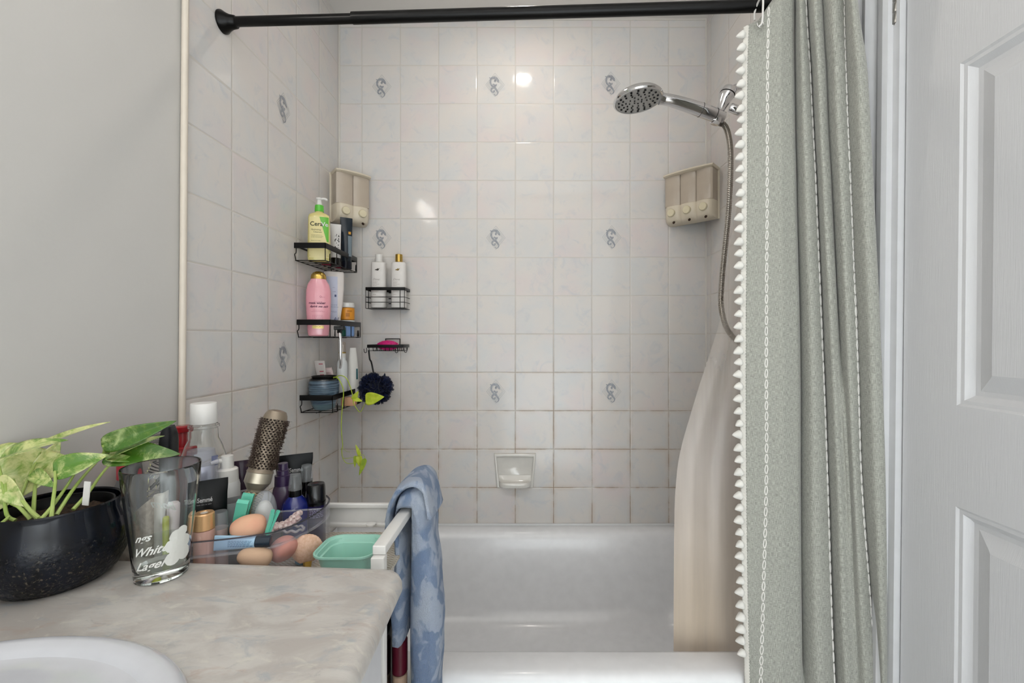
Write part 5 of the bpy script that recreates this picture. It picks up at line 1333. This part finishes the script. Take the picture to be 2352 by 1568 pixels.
bb = Body([(0, .0182, .0182), (.3, .0182, .0182)], 2)
mb = MB(); lines(bb, mb, [(-.012, .013, h2-.006-.0032*k) for k in range(6)], .0004); link('fine_print', mb, mat('b7b3d6', .5, name='lilac_ink'), t)
# rose gold foundation bottle
D = .731; t = put('rose_gold_bottle', 'rose pink bottle with shiny gold cap beside the pint glass', 'bottle', 469, D); h1, h2 = H(1176, D), H(1213, D)
mb = MB(); mb.lathe([(0, 0), (.0148, 0), (.0152, .002), (.0152, h2-.001), (0, h2)], 32); link('bottle_body', mb, mat('e2b5a6', .25, .15, coat=.4, name='rose_bottle'), t)
mb = MB(); mb.lathe([(0, h2), (.0150, h2), (.0146, h1-.002), (.0128, h1), (.008, h1), (.007, h1-.001), (0, h1-.001)], 32); link('cap', mb, mat('efc08c', .22, .55, name='gold_cap'), t)
mb = MB(); mb.lathe([(0, h1-.0008), (.0055, h1-.0006), (0, h1+.0004)], 20); link('cap_inset', mb, mat('e4dcd2', .3, name='pearl_inset'), t)
D = .760; t = put('silver_cap_bottle', 'clear silvery topped bottle just right of the rose gold bottle', 'bottle', 504, D); h1 = H(1174, D)
mb = MB(); mb.lathe([(0, 0), (.0128, 0), (.0128, h1-.028), (0, h1-.028)], 28); link('bottle_body', mb, mat('cdb9b4', .3, name='nude_bottle'), t)
mb = MB(); mb.lathe([(.0130, h1-.028), (.0130, h1-.016), (.0126, h1-.015), (.0126, h1-.002), (.0110, h1), (0, h1)], 28, cap=False); link('cap', mb, clear('dfe4e8', .2, .05, 'silver_clear'), t)
# grey compartment cup with combs
D = .812; t = put('grey_cup', 'grey open compartment cup holding dark hair clips', 'cup', 527, D, rz=.7); h1 = H(1150, D)
mb = MB(); mb.loft([rr2(.018, .016, .004, 0), rr2(.022, .020, .005, h1), rr2(.0205, .0185, .004, h1), rr2(.0165, .0145, .003, .003)]); link('cup_body', mb, mat('8e8f90', .35, name='grey_plastic'), t)
for k, (dx, nm, c_, lb) in enumerate(((-.010, 'nail_file', 'a51a26', 'red tipped nail file standing in the grey cup'), (.0, 'hair_comb', '0b0b0d', 'black hair comb standing in the grey cup'), (.011, 'hair_clip', '2c4694', 'blue hair clip standing in the grey cup'))):
    tt = put(nm, lb, nm.split('_')[-1], 527+dx*600, D, z=ZS+.004, rot=(math.radians(6), math.radians(10-8*k), .5))
    mb = MB(); mb.box((0, 0, .045), (.010-.002*k, .004, .09), r=.0015); link('blade', mb, mat(c_, .35, name='clip_colour'), tt)
    mb = MB(); mb.box((0, 0, .094), (.012, .005, .016), r=.002); link('tip', mb, mat(c_, .3, name='clip_tip'), tt)
# teal sectioning clips
def clip(name, label, p0, p1, s, roll):
    ax = (p1-p0); t = thing(name, label, 'hair clip', p0, group='mint hair clips in the organizer'); t.rotation_mode = 'QUATERNION'
    t.rotation_quaternion = ax.to_track_quat('Z', 'Y') @ Matrix.Rotation(roll, 4, 'Z').to_quaternion(); Ln = ax.length; m_ = mat('66c8ae', .35, name='mint_clip')
    for sg, nm in ((-1, 'jaw'), (1, 'jaw')):
        mb = MB(); pr = [(sg*.0005, 0), (sg*.001, Ln*.30), (sg*.001, Ln*.55), (sg*.0085, Ln*.99), (sg*.0125, Ln), (sg*.0165, Ln*.95), (sg*.0105, Ln*.5), (sg*.0095, Ln*.25), (sg*.004, 0)]
        pr = [(a*s*(.45+.55*1), b_) for a, b_ in pr]
        mb.loft([[(x, -.0075*s, z) for x, z in pr], [(x, .0075*s, z) for x, z in pr]]); link(nm, mb, m_, t)
    mb = MB(); mb.tube([(0, -.008*s, Ln*.52), (0, .008*s, Ln*.52)], .0018*s, 12); link('spring', mb, M_chrome, t)
clip('sectioning_clip', 'mint green sectioning clip standing open beside the grey cup', P(541, 1236, .778), P(566, 1140, .778), 1.2, .3)
clip('sectioning_clip', 'mint green clip leaning upright over the front rim by the peach sponge', P(612, 1231, .748), P(634, 1170, .765), .42, 1.4)
# egg case
D = .80; t = put('sponge_case', 'clear egg shaped case with white powder puff inside', 'case', 607, D, z=ZT+.001); h1 = H(1128, D, ZT)
def egg(mb, r, h, z0=0, k=1.0, seg=36, n=20, pw=1):
    pts = [(0, z0)]
    for i in range(1, n):
        u = i/n; pts.append((r*math.sin(PI*u)**.75*(1.12-.32*u)*pw, z0+h*(1-math.cos(PI*u))/2))
    pts.append((0, z0+h)); mb.lathe(pts, seg, cap=False); return mb
mb = egg(MB(), .0215, h1); link('case_shell', mb, clear('e9edf2', .22, .08, 'case_clear'), t)
mb = egg(MB(), .0165, h1*.72, .003); link('powder_puff', mb, mat('e8e2d6', .8, name='puff_cream'), t)
def sponge(name, label, c, tip, r, colr, c2=None):
    c, tip = Vector(c), Vector(tip); ax = tip-c; t = thing(name, label, 'makeup sponge', c); t.rotation_mode = 'QUATERNION'; t.rotation_quaternion = ax.to_track_quat('Z', 'Y')
    mb = egg(MB(), r, ax.length); link('foam_body', mb, mat(colr, .85, c2=c2, ns=26, name='sponge_foam', bump=.1, bs=600), t); return t
sponge('makeup_sponge', 'large peach teardrop makeup sponge lying in the organizer tray', P(612, 1203, .768), P(527, 1216, .742), .0208, 'dfa78c', 'e0b293')
sponge('makeup_sponge', 'coral pink makeup sponge in the lower compartment', P(662, 1277, .770), P(640, 1240, .785), .0245, 'd3968a')
sponge('makeup_sponge', 'beige makeup sponge low in the compartment left of the coral one', P(625, 1282, .745), P(545, 1276, .728), .0175, 'cfae92')
# fan brush in the lower compartment
t = thing('powder_brush', 'fan shaped powder brush head behind the coral sponge', 'makeup brush', P(706, 1292, .80)); t.rotation_euler = (0, 0, .4)
mb = MB()
def fan(u, v):
    a = lerp(-.85, .75, u); r_ = .012+v*.038*(1-.12*(2*u-1)**2); return (math.sin(a)*r_*.8, -.009*math.sin(PI*u)*math.sin(PI*min(1, v*.9+.1))*(1+.06*math.sin(u*90)), math.cos(a)*r_)
mb.grid(fan, 90, 12)
o = link('bristle_fan', mb, mat('d2ab90', .7, c2='dcb9a2', ns=200, name='fan_bristle'), t, ang=180); d = o.modifiers.new('sol', 'SOLIDIFY'); d.thickness = .010; d.offset = 1
mb = MB(); mb.lathe([(0, -.012), (.006, -.012), (.009, .012), (0, .016)], 16); link('ferrule', mb, M_gold, t)
# light blue tube with dark cap on the tray front
p0, p1 = P(492, 1247, .727), P(588, 1243, .742); p2 = P(624, 1240, .752)
ax = (p1-p0).normalized(); t = thing('blue_cream_tube', 'light blue cream tube with dark cap lying along the front of the tray', 'tube', p0); t.rotation_mode = 'QUATERNION'; t.rotation_quaternion = ax.to_track_quat('X', 'Z')
Ln = (p1-p0).length; Lc = (p2-p1).length; mb = MB(); rings = []
for k in range(10):
    u = k/9; ry = lerp(.0125, .0098, u); rz_ = lerp(.0012, .0098, u**.6); rings.append([(u*Ln, ry*.55*math.cos(a)+0, rz_*0+ry*math.sin(a)*1.0) if False else (u*Ln, lerp(.0016, .0095, u**.7)*math.cos(a), lerp(.0128, .0100, u)*math.sin(a)) for a in [2*PI*q_/24 for q_ in range(24)]])
mb.loft(rings); link('tube_body', mb, mat('a9cbe4', .35, name='sky_blue_tube'), t)
mb = MB(); mb.lathe(cyl(.0098, .0095, Lc, .001), 24, M=Matrix.Translation((Ln, 0, 0)) @ Matrix.Rotation(PI/2, 4, 'Y')); link('cap', mb, mat('24303c', .3, name='slate_cap'), t)
mb = MB()
rn = random.Random(4)
for k in range(6):
    x = Ln*.35
    while x < Ln*.9:
        w_ = rn.uniform(.002, .005); u = x/Ln; z = -.005+k*.0019
        yy = -lerp(.0016, .0095, u**.7)*math.sqrt(max(0, 1-(z/.0115)**2))-.0004
        mb.box((x+w_/2, yy, z), (w_, .0003, .0007)); x += w_+.001
link('fine_print', mb, mat('4a6f92', .5, name='steel_blue_ink'), t)
# beaded hair ties
t = thing('hair_tie', 'pearly white spiral hair tie lying at the right side of the tray', 'hair tie', P(658, 1200, .812)); mb = MB()
axd = (P(692, 1180, .825)-P(628, 1212, .80)); q = axd.to_track_quat('X', 'Z').to_matrix().to_4x4()
for row in (-1, 0, 1):
    for k in range(7):
        x = (-.5+k/6)*axd.length*.92; rb = .0055
        vs, sg = [], []
        mb.lathe([(0, -rb), (rb*.7, -rb*.7), (rb, 0), (rb*.7, rb*.7), (0, rb)], 12, (x+.003*row, row*.008, .003*math.cos(k+row)+(.003 if row == 0 else 0)), M=q)
link('tie_beads', mb, mat('d9c9c4', .3, c2='b79c9a', ns=160, coat=.4, name='pearl_beads'), t)
mb = MB(); mb.tube([q @ Vector((axd.length*.5*math.cos(a*PI/16), .012*math.sin(a*PI/16), -.005)) for a in range(32)], .0016, 8, closed=True); link('elastic', mb, clear('e6e2e4', .35, .1, 'elastic_clear'), t)
t = thing('hair_tie', 'small clear coil hair tie below the pearly one', 'hair tie', P(672, 1214, .80)); mb = MB()
mb.tube([(.020*math.cos(a*PI/24), .012*math.sin(a*PI/24), .0015*math.sin(a*PI/3)) for a in range(48)], .0022, 8, closed=True); link('coil', mb, clear('d5d0d4', .4, .1, 'coil_clear'), t)
t = put('blue_vial', 'small turquoise pot seen low through the right end of the organizer', 'pot', 694, .825)
mb = MB(); mb.lathe(cyl(.012, .012, .010, .001), 24); link('pot_body', mb, mat('74a9c8', .3, name='turquoise_pot'), t)
mb = MB(); mb.lathe(cyl(.0125, .0125, .004, .001, z=.0102), 24); link('lid', mb, M_white, t)
